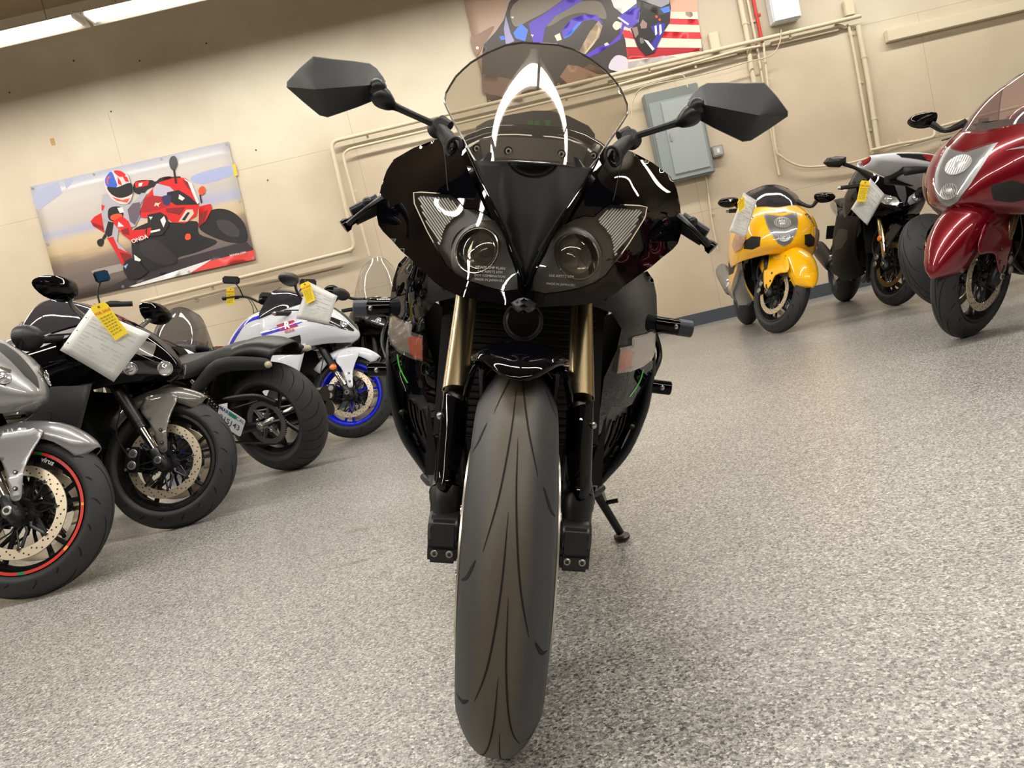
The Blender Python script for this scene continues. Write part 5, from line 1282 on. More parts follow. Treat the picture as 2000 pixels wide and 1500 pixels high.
# white and blue one
motorcycle(dict(label='white sport motorcycle with blue wheels, blue stripes and a red letter R on the fairing', loc=(-1.12, 5.30), psi=-17, steer=14, fst=46, nose_decal=[([(1.5, 2.6), (1.35, 3.3), (1.3, 4.0), (1.6, 4.0), (1.75, 3.3)], BLUE), ([(1.2, 3.05), (1.15, 3.55), (1.75, 3.5), (1.8, 3.0)], REDDEC), ([(2.5, 3.1), (2.4, 3.9), (3.6, 3.8), (3.4, 3.2)], GREYP)], nose_text=[('R', .07, 1.48, 3.28, WHITE), ('GSX-R', .026, 1.95, 3.28, REDDEC)], tank_decal=[([(.3, 2.1), (1.2, 2.0), (2.2, 2.0), (3.2, 2.4), (3.3, 2.1), (2.2, 1.72), (1.2, 1.72), (.3, 1.8)], BLUE), ([(1.6, .6), (1.7, .9), (2.1, .85), (2.0, .55)], GREYP)], body=WHITE, low=WHITE, fender=WHITE, tank=WHITE, tail=WHITE, rim=BLUER, spokes=3, caliper=SATBLK,
    screen=DSMOKE, mirrors='blade', mmat=TEXBLK, mirror_z=1.10, mirror_y=.34, reflector=True, side_signal=True, ventm=WHITE, lampm=mat('lamp_dark', (34, 34, 36), .2, coat=1),
    side_decal=[([(.10, 1.2), (.06, 2.0), (.06, 4.0), (.22, 4.0), (.28, 1.9)], BLUE), ([(2.6, .3), (2.2, 1.3), (3.3, 1.6), (3.6, .9)], GREYP), ([(3.0, .3), (2.9, 1.0), (3.4, 1.0)], SATBLK)],
    tank_text=[('S', .07, .8, 1.1, SATBLK)]))
motorcycle(dict(label='black touring motorcycle with a tall clear windscreen, between the white one and the black one', loc=(-1.02, 6.35), psi=-72, steer=8, body=GLOSSBLK, screen=CLEARS, screen_h=1.36, screen_x=-.36, mirrors='round', mirror_y=.42, mirror_z=1.04, mirror_x=-.22, edge=STEEL, nose_text=[('KAWASAKI', .03, .25, 0, STEEL)]))
motorcycle(dict(label='silver sport motorcycle with smoked bubble screen, half hidden below the racing banner', loc=(-2.86, 6.3), psi=-84, steer=5, body=SILVER, nose='bulb', fstyle='busa', screen=SMOKE, mirrors='none', screen_h=1.32))
motorcycle(dict(label='black naked motorcycle with upright handlebar, behind the tank of the white one', loc=(-2.05, 6.30), psi=-84, steer=8, body=GLOSSBLK, naked=True, bar_dz=.17, tank=TITAN))
# right hand side
motorcycle(dict(label='yellow sport motorcycle with rounded nose and single headlight, by the wall', loc=FL(1522, 650), psi=-99, steer=26, body=YELLOW, low=YELLOW, nose='bulb', fstyle='busa', screen=DSMOKE, mirrors='small', mirror_y=.34, mirror_z=.98, mirror_x=-.12, twin=True, exm=ALU, spokes=3, screen_h=1.13, screen_x=-.36,
    nose_decal=[([(1.0, 1.7), (.9, 2.0), (1.9, 2.35)], SATBLK), ([(1.05, 1.78), (1.0, 1.95), (1.7, 2.2)], WHITE)],
    side_decal=[([(1.2, 0), (2.0, .9), (3.0, 2.6), (4.0, 3.6), (4.0, .3), (2.6, 0)], TITAN), ([(.5, .5), (.8, 2.2), (1.1, 2.2), (.9, .5)], TITAN), ([(.3, .9), (.6, 2.4), (.7, 2.4), (.45, .8)], WHITE)], nose_text=[('SUZUKI', .026, .60, 0, SATBLK)], side_text=[('F3', .085, 1.0, 1.5, YELLOW)]))
KAW = dict(body=GLOSSBLK, low=mat('deep_matte_black', (12, 12, 13), .6, spec=.2), tank_text=[('Kawasaki', .075, 1.5, 1.9, WHITE)], spokes=3, screen=DSMOKE, mirrors='angular', mmat=TEXBLK, mirror_y=.40, mirror_z=1.09, mscale=1.15, discm=mat('bronze_disc', (130, 104, 66), .4, metal=.8), outer=GOLD, reflector=True,
    lampm=mat('lamp_silver', (150, 150, 148), .2, metal=.7, coat=1))
motorcycle(dict(KAW, label='black sport motorcycle with twin slanted headlights, right of the yellow one', loc=FL(1750, 596), psi=-100, steer=18, tail=GUNM))
# white and red one seen from behind
motorcycle(dict(label='white and red sport motorcycle seen from behind, big rear wheel with red rim', tail_dz=.10, noplate=True, loc=(2.90 + 1.42 * math.cos(R(27)), 4.93 + 1.42 * math.sin(R(27))), psi=27, steer=10, body=WHITE, tail=WHITE, rim=SATBLK, rrim=SATBLK, rlip=REDR, spokes=6, screen=SMOKE, mirrors='blade',
    tail_decal=[([(.6, 2.2), (.5, 3.4), (1.5, 3.5), (2.3, 3.2), (2.2, 2.6)], SATBLK), ([(.8, 2.4), (.8, 3.3), (1.6, 3.3), (1.5, 2.5)], REDDEC)], rw=.19))
RB = dict(body=REDP, low=REDP, nose='bulb', fstyle='busa', mirrors='small', mirror_y=.36, mirror_z=1.0, spokes=3, outer=GOLD, screen=RSMOKE, screen_h=1.16, screen_x=-.44,
    nose_decal=[([(1.2, 1.5), (1.05, 2.4), (.95, 4.0), (1.12, 4.0), (1.25, 2.6)], SILVER), ([(.85, 2.2), (.75, 4.0), (.92, 4.0)], SATBLK)])
motorcycle(dict(RB, label='dark red sport motorcycle with rounded nose and big red front fender, at the right edge', loc=FL(1896, 655), psi=-158, steer=9))
motorcycle(dict(RB, label='red motorcycle at the right edge, only a sliver of it showing', loc=(2.82, 3.02), psi=-156, steer=6))

# cruiser seen from its left rear, half hidden
def cruiser():
    th = R(180 - 24); loc = FL(578, 916); W = .2; ro = .325
    mw = Matrix.Translation((loc[0], loc[1], 0)) @ Matrix.Rotation(th, 4, 'Z') @ Matrix.Rotation(R(-7), 4, 'X')
    r = empty('motorcycle', mw, 'black cruiser seen from its left rear, with wide fender, sprocket and side licence plate', 'motorcycle')
    A = (0, 0, ro)
    MB.build(tyre_mb(W, ro, .2, 'touring', A), 'rear_tire', r)
    rm = MB(); rm = rim_mb(.17, .2, SATBLK, 7, 's', A); rmo = rm.build('rear_rim', r)
    sp = MB(); sp.lathe([(.098, .093), (.128, .093), (.13, .097), (.128, .101), (.098, .101)], mat('sprocket_steel', (96, 96, 94), .42, metal=.5), A, 60, closed=True)
    for k in range(60): a = 2 * PI * k / 60; sp.box((A[0] + .131 * math.cos(a), .097, A[2] + .131 * math.sin(a)), (.009, .006, .006), DARKMETAL, Matrix.Rotation(-a, 3, 'Y').to_quaternion())
    for k in range(6): a = 2 * PI * k / 6; sp.tube([(.03 * math.cos(a), .098, A[2] + .03 * math.sin(a)), (.1 * math.cos(a), .097, A[2] + .1 * math.sin(a))], [.02, .012], mat('sprocket_steel', (96, 96, 94), .42, metal=.5), 8, flat=.35)
    spo = sp.build('sprocket', rmo)
    for k in range(5): a = 2 * PI * k / 5 + .5; MB().ball((.052 * math.cos(a), .108, A[2] + .052 * math.sin(a)), .011, STEEL, 12).build('sprocket_bolt', spo)
    ax = MB(); ax.cyl((0, -.16, ro), (0, .17, ro), .016, STEEL); ax.cyl((0, .14, ro), (0, .165, ro), .024, ALU, 6); ax.build('rear_axle', r)
    sw = MB()
    for s in (-1, 1): sw.tube([(.48, s * .11, .34), (.25, s * .15, .33), (0, s * .145, ro)], [.026, .022, .02], SATBLK, 12, smooth=3, flat=1.3)
    sw.build('swingarm', r)
    cg = MB(); cg.tube([(.55, .10, .47), (.3, .10, .50), (.02, .10, .485), (-.11, .10, .42)], .014, SATBLK, 10, smooth=4, flat=1.4); cg.build('chain_guard', r)
    ch = MB(); ch.tube([(.0, .097, ro + .13), (.55, .097, .42)], .007, DARKMETAL, 6); ch.tube([(0, .097, ro - .13), (.55, .097, .30)], .007, DARKMETAL, 6); ch.build('drive_chain', r)
    fe = MB(); rows = []
    for d in (168, 160, 150, 135, 120, 108, 96, 84, 72, 62, 54):
        rows.append([((.40 - .08 * abs(t) ** 3) * math.cos(R(d)), .13 * math.sin(t * PI / 2), ro + .065 + (.40 - .08 * abs(t) ** 3) * math.sin(R(d))) for t in [-1 + 2 * k / 12 for k in range(13)]])
    rows = [[(-x, y, z) for x, y, z in rw_] for rw_ in rows]
    fe.grid(surf(rows[::-1], 2, 1), SATBLK); feo = fe.build('rear_fender', r, thick=.005, off=0)
    for s in (-1, 1):
        st = MB(); st.tube([(.36, s * .15, .60), (.12, s * .165, .70), (-.16, s * .16, .66), (-.2, s * .155, .64)], [.022, .026, .022, .014], MATTEBLK, 12, smooth=4, flat=1.6); st.build('fender_strut', r)
        fl = MB(); fl.tube([(-.20, s * .15, .655), (-.215, s * .175, .65)], [.012, .02], mat('milky_lens', (170, 160, 135), .25), 14); fl.ball((-.22, s * .18, .648), (.02, .02, .018), mat('milky_lens', (170, 160, 135), .25), 14); fl.build('turn_signal', r)
        sh = MB(); sh.tube([(.22, s * .145, .40), (.36, s * .15, .66)], .014, STEEL, 12)
        for k in range(9): t = .15 + k * .07; c = (.22 + .14 * t, s * .147, .40 + .26 * t); sh.tube([(c[0], c[1], c[2] - .004), (c[0], c[1], c[2] + .004)], .03, SATBLK, 16)
        sh.build('shock_absorber', r)
    se = MB(); se.grid(surf([symrow([(-.12, 0, .72), (-.12, .09, .71), (-.10, .12, .68)]), symrow([(.1, 0, .79), (.1, .11, .78), (.1, .14, .72)]), symrow([(.35, 0, .77), (.35, .15, .76), (.35, .18, .68)]), symrow([(.62, 0, .80), (.62, .11, .79), (.62, .13, .70)])], 4, 3), MATTEBLK); se.build('seat', r, thick=.04)
    tk = MB(); tk.grid(surf([symrow([(.58, 0, .86), (.58, .08, .84), (.58, .12, .76)]), symrow([(.8, 0, .95), (.8, .13, .93), (.8, .17, .80)]), symrow([(1.05, 0, .97), (1.05, .10, .95), (1.05, .13, .84)]), symrow([(1.15, 0, .93), (1.15, .05, .92), (1.15, .06, .86)])], 5, 3), GLOSSBLK); tk.build('fuel_tank', r)
    en = MB(); en.box((.70, 0, .40), (.42, .26, .28), ENGINE, bev=.03)
    for dx, an in ((.60, -25), (.80, 25)):
        for k in range(7): en.box((dx + math.sin(R(an)) * .03 * k, 0, .52 + .03 * k), (.15, .2, .012), ENGINE, Matrix.Rotation(R(an), 3, 'Y').to_quaternion(), .003)
    en.build('engine', r)
    pl = MB(); c = np.array((.13, .215, .40)); M3 = Matrix.Rotation(R(12), 3, 'Y')
    def PF(x, y, o=0.0):
        x, y = x * math.cos(R(42)) + y * math.sin(R(42)), -x * math.sin(R(42)) + y * math.cos(R(42)); return (c[0] - x, c[1] + o, c[2] + y)
    cor = [(-.088, -.05), (-.08, -.058), (.08, -.058), (.088, -.05), (.088, .05), (.08, .058), (-.08, .058), (-.088, .05)]
    pl.prism(cor, mat('plate_white', (206, 208, 210), .4), lambda x, y, t: PF(x, y, t), 0, .003); plo = pl.build('license_plate', r)
    t1 = MB(); text_mb('MAR', .030, mat('plate_blue', (40, 50, 130), .5), lambda x, y: PF(x - .055, y + .038, .0036), bold=.0008, mb=t1); text_mb('CAL', .030, mat('plate_ink', (60, 62, 80), .5), lambda x, y: PF(x + .058, y + .038, .0036), mb=t1); text_mb('21S143', .048, mat('plate_ink', (60, 62, 80), .5), lambda x, y: PF(x, y - .014, .0036), bold=.0006, mb=t1)
    t1.prism([(-.022, .026), (.03, .026), (.03, .05), (-.022, .05)], mat('plate_green', (20, 130, 100), .5), lambda x, y, t: PF(x, y, t), .003, .0036); t1.build('plate_lettering', plo)
    MB().tube([(.15, .14, .34), (.15, .215, .38)], .012, SATBLK, 8).build('plate_mount', r)
    fw = (1.60, 0, .33); tyre_mb(.11, .33, .23, 'x', fw).build('front_tire', r); rim_mb(.10, .229, SATBLK, 7, 's', fw).build('front_rim', r)
    for s in (-1, 1): MB().tube([(1.60, s * .1, .33), (1.28, s * .1, .95)], .022, STEEL, 14).build('fork_tube', r)
    ff = MB(); ff.grid([[(1.60 + .35 * math.cos(R(d)), w_, .33 + (.35 - abs(w_) * .3) * math.sin(R(d))) for w_ in (-.07, -.04, 0, .04, .07)] for d in range(40, 170, 12)], SATBLK); ff.build('front_fender', r, thick=.003)
    hb = MB(); hb.tube([(1.2000, -.40, 1.18), (1.3000, -.28, 1.22), (1.4000, -.10, 1.06), (1.4000, .10, 1.06), (1.3000, .28, 1.22), (1.2000, .40, 1.18)], .0125, SATBLK, 12, smooth=4); hbo = hb.build('handlebar', r)
    for s in (-1, 1):
        MB().tube([(1.2800, s * .30, 1.215), (1.2000, s * .41, 1.18)], .018, MATTEBLK, 14).build('handlebar_grip', hbo)
        if s > 0: continue
        ms = MB().tube([(1.3200, s * .27, 1.22), (1.3200, s * .29, 1.31), (1.3000, s * .33, 1.375)], .006, SATBLK, 8, smooth=3).build('mirror_stem', hbo)
        MB().box((1.2980, s * .345, 1.40), (.02, .115, .075), TEXBLK, bev=.01).build('mirror', hbo)
        MB().box((1.2865, s * .345, 1.40), (.003, .10, .06), mat('blue_mirror_glass', (70, 130, 210), .08, metal=1.0), bev=.001).build('mirror_glass', hbo)
    MB().lathe([(.001, -.1), (.06, -.08), (.085, -.03), (.09, .02), (.08, .03), (.001, .04)], SATBLK, (0, 0, 0), 24).xf(lambda p: (1.42 + p[1], p[0], .90 + p[2])).build('headlight', r)
    ex = MB()
    for dz in (0, .09): ex.tube([(.75, -.16, .30 + dz), (.3, -.21, .26 + dz), (-.2, -.22, .27 + dz)], [.022, .04, .045], SATBLK, 16, smooth=3)
    ex.build('exhaust_muffler', r)
    MB().tube([(.62, .12, .25), (.58, .27, .035)], .011, SATBLK, 10).build('side_stand', r)
cruiser()

# sale sheets and tags
saletag([(174, 600), (206, 588), (250, 650), (226, 665)], 3.20, 'yellow for sale tag on the charcoal motorcycle at the left, lettering in red', hang=at(183, 592, 3.24))
sleeve([(176, 602), (294, 652), (222, 746), (117, 684)], 3.22, 'large white sheet in a clear sleeve hung on the charcoal motorcycle at the left')
saletag([(442, 562), (458, 562), (458, 594), (443, 596)], 6.60, 'yellow for sale tag hanging alone from the handlebar of the naked motorcycle', hang=at(452, 552, 6.67))
saletag([(585, 556), (604, 548), (616, 586), (600, 594)], 4.98, 'yellow for sale tag on the white motorcycle, over its white sheet', hang=at(596, 545, 5.0))
sleeve([(602, 550), (659, 578), (642, 634), (578, 622)], 5.00, 'white sheet in a sleeve hung on the nose of the white motorcycle', holes=False)
saletag([(1440, 394), (1452, 382), (1456, 404), (1442, 416)], 5.50, 'small yellow tag on the mirror of the yellow motorcycle', hang=at(1450, 380, 5.6))
sleeve([(1452, 376), (1478, 392), (1456, 464), (1424, 452)], 5.58, 'white sheet in a sleeve hanging from the right mirror of the yellow motorcycle', holes=False)
saletag([(1681, 352), (1699, 354), (1690, 394), (1673, 394)], 5.57, 'yellow for sale tag on the black motorcycle with twin slanted headlights', hang=at(1690, 348, 5.62))
sleeve([(1700, 348), (1728, 380), (1694, 440), (1662, 408)], 5.60, 'white sheet in a sleeve hung on the black motorcycle with twin slanted headlights', holes=False)
# ------------------------------------------------------------------ things on the wall
PIPE = mat('painted_pipe', (206, 194, 168), .45); PIPE2 = mat('painted_pipe_dull', (194, 178, 152), .5)
BOXG = mat('grey_enamel', (142, 150, 150), .4); BOXD = mat('grey_enamel_dark', (120, 126, 124), .45)
def W(x, y, d=.03): return at(x, y, WY - d)
def loc_obj(mb, name, lab, cat, group=None, sharp=35):
    w = np.mean(np.array(mb.v), 0); mb.v = [tuple(np.array(p) - w) for p in mb.v]; o = mb.build(name, sharp=sharp); o.location = w; return tag(o, lab, cat, group)
def pipe(P, r, lab, name='conduit', m=PIPE, smooth=0, clips=2, d=None):
    d = r + .012 if d is None else d
    pts = [W(x, y, d) for x, y in P]; mb = MB()
    # round the corners a little
    if not smooth:
        q = [pts[0]]
        for a, b, c in zip(pts[:-2], pts[1:-1], pts[2:]):
            ka, kb = min(.08, np.linalg.norm(a - b) * .4), min(.08, np.linalg.norm(c - b) * .4)
            p1, p2 = b + (a - b) / np.linalg.norm(a - b) * ka, b + (c - b) / np.linalg.norm(c - b) * kb
            for t in (0, .25, .5, .75, 1): q.append((1 - t) ** 2 * p1 + 2 * t * (1 - t) * b + t * t * p2)
        pts = q + [pts[-1]]
    else: pts = list(crom(np.array(pts), smooth))
    w = np.mean(pts, 0); mb.tube([p - w for p in pts], r, m, 12)
    o = mb.build(name); o.location = w; tag(o, lab, 'pipe' if name != 'cable' else 'cable')
    L_ = np.array(pts); n = len(L_)
    seg = np.linalg.norm(np.diff(L_, axis=0), axis=1); tot = seg.sum()
    for k in range(clips):
        t = tot * (k + .5) / clips; i = 0
        while i < n - 2 and t > seg[i]: t -= seg[i]; i += 1
        dirv = (L_[i + 1] - L_[i]) / seg[i]; c = L_[i] + dirv * t - w
        cm = MB(); cm.tube([c - dirv * .012, c + dirv * .012], r * 1.18, m, 12)
        up = np.cross(dirv, [0, 1, 0]); a = c + up * r * 1.1; b = c + up * (r * 1.1 + .03)
        cm.box((a + b) / 2 + np.array([0, r * .9, 0]), (.024 if abs(dirv[0]) > .5 else .034, .003, .034 if abs(dirv[0]) > .5 else .024), m)
        cm.build('pipe_clip', o)
    return o
pipe([(1681, 31), (646, 277), (694, 487), (277, 590)], .021, 'long cream conduit along the wall top, turning down and left above the white motorcycle', clips=6, d=.08)
pipe([(1484, 90), (1440, 99), (1192, 170), (1000, 216), (682, 291), (671, 300), (672, 312), (716, 480), (722, 500)], .014, 'thinner cream conduit running just under the long one, with a rounded corner', clips=4, d=.08)
pipe([(667, 519), (598, 535), (442, 566), (288, 606)], .012, 'thin cream conduit below the left banner, lower of the pair', m=PIPE2, clips=2)
for (p, q, lb) in (((1188, 163), (1438, 103), 'cream metal strut channel under the upper conduit, left of the vertical pipes'), ((1506, 87), (1636, 56), 'cream metal strut channel under the upper conduit, right of the vertical pipes')):
    tr = MB(); a, b = W(*p, .02), W(*q, .02); tr.box((a + b) / 2, (np.linalg.norm(b - a), .04, .045), PIPE2, bev=.003); loc_obj(tr, 'strut_channel', lb, 'strut')
pipe([(1441, -20), (1460, 75), (1467, 134), (1490, 240)], .026, 'thick cream pipe dropping behind the right mirror, leftmost of the group', clips=2, d=.028)
pipe([(1456, -20), (1477, 84), (1487, 140), (1502, 232), (1522, 342)], .013, 'thin cream pipe in the middle of the vertical group above the right mirror', clips=3)
pipe([(1466, -25), (1482, 50), (1489, 83)], .017, 'red painted pipe dropping to the upper conduit, beside the white box', m=mat('red_pipe_paint', (196, 52, 44), .4), clips=1)
pipe([(1491, 84), (1497, 142), (1507, 226), (1516, 292), (1524, 304), (1552, 321), (1586, 326), (1656, 319), (1700, 308)], .012, 'cream conduit curving from behind the right mirror towards the black sport bike', smooth=4, clips=3, d=.062)
pipe([(1630, 47), (1650, 54), (1662, 70), (1698, 272), (1704, 300)], .015, 'cream conduit bending down at the end of the upper run', smooth=4, clips=3)
pipe([(1676, 50), (1694, 146), (1716, 292)], .026, 'thick cream pipe standing right of the bent conduit', clips=2)
pipe([(1526, 58), (1522, 86), (1505, 109), (1460, 121), (1418, 134), (1348, 151), (1264, 168), (1242, 185), (1233, 213), (1239, 252)], .006, 'thin cable drooping from the white box to beside the grey panel', name='cable', m=PIPE2, smooth=5, clips=0, d=.11)
pipe([(1213, 178), (1262, 163), (1325, 147), (1338, 153), (1343, 170)], .006, 'short cable looping into the top of the grey panel', name='cable', m=PIPE, smooth=5, clips=0, d=.165)
pipe([(1379, 345), (1391, 435), (1402, 487)], .009, 'thin cream pipe going down from the grey panel beside the yellow motorcycle', clips=1)
pipe([(1700, 294), (1750, 282), (1796, 275), (1826, 267), (1826, 250), (1862, 240), (1908, 229), (1990, 208), (2040, 196)], .016, 'stepped cream pipe behind the red motorcycle', clips=3, d=.1)
pipe([(1730, 296), (1814, 272), (1890, 252), (2000, 222), (2040, 212)], .012, 'straight cream pipe below the stepped one behind the red motorcycle', clips=3, d=.062)
# electrical panel
def plate(c4, dep, m, name=None, mb=None, d0=0.0):
    mb = mb or MB(); A = [W(x, y, d0 + dep) for x, y in c4]; w0 = [np.array([p[0], WY - d0, p[2]]) for p in A]
    mb.add(A + w0, [(0, 1, 2, 3), (7, 6, 5, 4), (0, 4, 5, 1), (1, 5, 6, 2), (2, 6, 7, 3), (3, 7, 4, 0)], m); return mb
def rect(cx, cy, w, h):           # upright rectangle on the wall, centre pixel and size in metres
    c = W(cx, cy, 0); return [(c[0] - w / 2, c[2] + h / 2), (c[0] + w / 2, c[2] + h / 2), (c[0] + w / 2, c[2] - h / 2), (c[0] - w / 2, c[2] - h / 2)]
def wbox(cx, cy, w, h, dep, m, name, lab, cat, bev=.006):
    c = W(cx, cy, 0); o = MB().box((0, 0, 0), (w, dep, h), m, bev=bev).build(name); o.location = (c[0], WY - dep / 2 - .004, c[2]); return tag(o, lab, cat)
pc = W(1322, 266, 0)
pn = wbox(1322, 266, .585, .95, .12, BOXD, 'electrical_panel', 'grey electrical panel with a door, on the wall behind the right mirror stem', 'electrical panel', .01)
def sub(parent, c, s, m, name, bev=.003): return MB().box(c, s, m, bev=bev).build(name, parent)
sub(pn, (.005, -.064, -.045), (.53, .012, .83), BOXG, 'panel_cover')
dr_ = sub(pn, (.055, -.074, -.03), (.385, .014, .76), mat('panel_door_paint', (156, 163, 163), .35), 'panel_door', .005)
sub(dr_, (-.105, -.088, -.02), (.018, .014, .09), STEEL, 'panel_latch', .004)
for x_ in (-.24, .25):
    for z_ in (-.42, 0, .33): MB().cyl((x_, -.069, z_), (x_, -.074, z_), .008, STEEL, 10).build('panel_screw', pn)
sb = wbox(1399, 297, .125, .115, .06, mat('galvanised_box', (150, 150, 146), .35, metal=.6), 'outlet_box', 'small galvanised switch box right of the grey panel', 'switch box')
sub(sb, (0, -.033, 0), (.095, .006, .085), mat('box_plate', (180, 180, 176), .3, metal=.5), 'cover_plate'); sub(sb, (.0, -.038, 0), (.03, .008, .05), mat('socket_face', (225, 222, 214), .4), 'switch_toggle')
wb = wbox(1523, 8, .30, .42, .12, mat('white_box_enamel', (214, 220, 224), .35), 'junction_box', 'white box high on the wall, right of the red pipe', 'junction box', .008); sub(wb, (0, -.064, 0), (.28, .01, .40), mat('white_box_enamel', (214, 220, 224), .35), 'box_cover')
wbox(1394, 84, .10, .20, .04, PIPE, 'wall_box', 'narrow cream box above the upper conduit, beside the blue racing banner', 'wall box')
wbox(1655, 18, .10, .16, .05, PIPE, 'wall_box', 'narrow cream box at the right end of the upper conduit', 'wall box')
a, b = W(1727, 72, 0), W(2080, -6, 0); lg = MB(); lg.box(((a[0] + b[0]) / 2, WY - .035, (a[2] + b[2]) / 2), (b[0] - a[0], .07, .12), mat('ledge_paint', (212, 200, 174), .5), bev=.004); loc_obj(lg, 'wall_ledge', 'long cream wooden ledge fixed to the wall at the upper right', 'ledge')
MB().box((0, 0, 0), (.045, .0012, .075), mat('masking_tape', (176, 140, 92), .7)).build('x')
tp = [o for o in COL.objects if o.name == 'x'][0]; tp.name = 'tape_scrap'; tp.location = W(103, 277, .0008); tag(tp, 'scrap of brown tape stuck on the wall above the left banner', 'tape')
for (x, y), lb in zip(((217, 218), (144, 119), (403, 85), (19, 181), (273, 119), (500, 293), (523, 352)), ('above the left banner', 'on the shaded wall left of the fixture end', 'on the shaded wall below the light', 'at the left edge in the shaded wall', 'on the shaded wall between two others', 'right of the left banner corner', 'right of the left banner, lower one')):
    c = W(x, y, 0); n_ = MB().cyl((0, 0, 0), (0, -.008, 0), .008, mat('screw_dark', (70, 60, 45), .6), 8).build('wall_anchor'); n_.location = c; tag(n_, 'small dark screw in the wall ' + lb, 'screw', 'screws left in the wall')

# ------------------------------------------------------------------ banners: flat prints on vinyl
def banner(corners, lab, layers, basem, Z, grommets, stretch=.004):
    c4 = [W(x, y, .012) for x, y in corners]; f = quad_frame(c4); w = f(.5, .5); n = 16; H = 10; rnd = random.Random(2)
    def wave(u, v): return .006 * math.sin(u * 9 + v * 4) * math.sin(v * PI) + .004 * math.sin(u * 23 + 1) * (1 - v)
    inv = np.linalg.inv(np.array([[c4[1][0] - c4[0][0], c4[3][0] - c4[0][0]], [c4[1][2] - c4[0][2], c4[3][2] - c4[0][2]]]))
    def onb(p, o):
        uv_ = inv @ np.array([p[0] - c4[0][0], p[2] - c4[0][2]]); y = c4[0][1] - .008 - wave(*uv_) - o; return (p[0] - w[0], y - w[1], p[2] - w[2])
    mb = MB(); P = [[onb(f(i / n, j / H), 0) for i in range(n + 1)] for j in range(H + 1)]
    mb.grid(P, basem); o = mb.build('banner', None, thick=.0015, off=0); o.location = w; tag(o, lab, 'banner')
    lm = MB()
    for k, (poly, m, rd) in enumerate(layers):
        q = [Z(*p) for p in poly]
        if rd: q = roundpoly(q, 4)
        q = [(x, y) for x, y in q]; vs, fs = cdt(q, 12)
        lm.add([onb(W(x, y, .012), .0014 + .00022 * k) for x, y in vs], fs, m)
    lm.build('printed_picture', o, sharp=180)
    for (u, v) in grommets:
        g_ = MB(); c = onb(f(u, v), .003); g_.lathe([(.006, -.001), (.014, -.001), (.014, .002), (.006, .002)], STEEL, c, 16, closed=True); g_.build('grommet', o)
    return o
def printmat(name, axis_stops, streak, z0, z1, roll=0.0):
    m = bpy.data.materials.new(name); m.use_nodes = True; N = m.node_tree.nodes; K = m.node_tree.links; b = N['Principled BSDF']
    tc = N.new('ShaderNodeTexCoord'); sx = N.new('ShaderNodeSeparateXYZ'); K.new(tc.outputs['Object'], sx.inputs[0])
    mp = N.new('ShaderNodeMapping'); mp.inputs['Scale'].default_value = (.7, 1, 5); mp.inputs['Rotation'].default_value = (0, R(roll), 0); K.new(tc.outputs['Object'], mp.inputs[0])
    nz = N.new('ShaderNodeTexNoise'); nz.inputs['Scale'].default_value = 1.6; nz.inputs['Detail'].default_value = 4; K.new(mp.outputs[0], nz.inputs['Vector'])
    a = N.new('ShaderNodeMath'); a.operation = 'MULTIPLY_ADD'; K.new(nz.outputs['Fac'], a.inputs[0]); a.inputs[1].default_value = streak; K.new(sx.outputs['Z'], a.inputs[2])
    r = N.new('ShaderNodeMapRange'); r.inputs['From Min'].default_value = z0 + streak / 2; r.inputs['From Max'].default_value = z1 + streak / 2; K.new(a.outputs[0], r.inputs[0])
    rp = ramp(N, axis_stops); K.new(r.outputs[0], rp.inputs[0]); K.new(rp.outputs[0], b.inputs['Base Color']); b.inputs['Roughness'].default_value = .35; return m
pm = {}
def C(name, col): return mat('print_' + name, col, .38)
PR, PD, PG, PW, PO, PB, PK = C('red', (205, 28, 28)), C('darkred', (128, 24, 28)), C('grey', (168, 166, 176)), C('white', (222, 220, 218)), C('orange', (222, 80, 40)), C('blue', (52, 92, 190)), C('black', (26, 24, 26))
PDG, PS, PT = C('dark_grey', (58, 54, 56)), C('skyblue', (158, 164, 188)), C('tan', (206, 182, 142))
Z1 = lambda x, y: (40 + x / 4.0, 260 + y / 4.0)
bg1 = printmat('banner_blur_background', [(0, (92, 80, 78)), (.2, (112, 98, 93)), (.32, (132, 114, 102)), (.41, (196, 172, 136)), (.5, (200, 182, 152)), (.55, (166, 168, 194)), (.66, (186, 178, 170)), (.85, (192, 186, 180)), (1, (164, 166, 182))], .2, -.63, .63, 0)
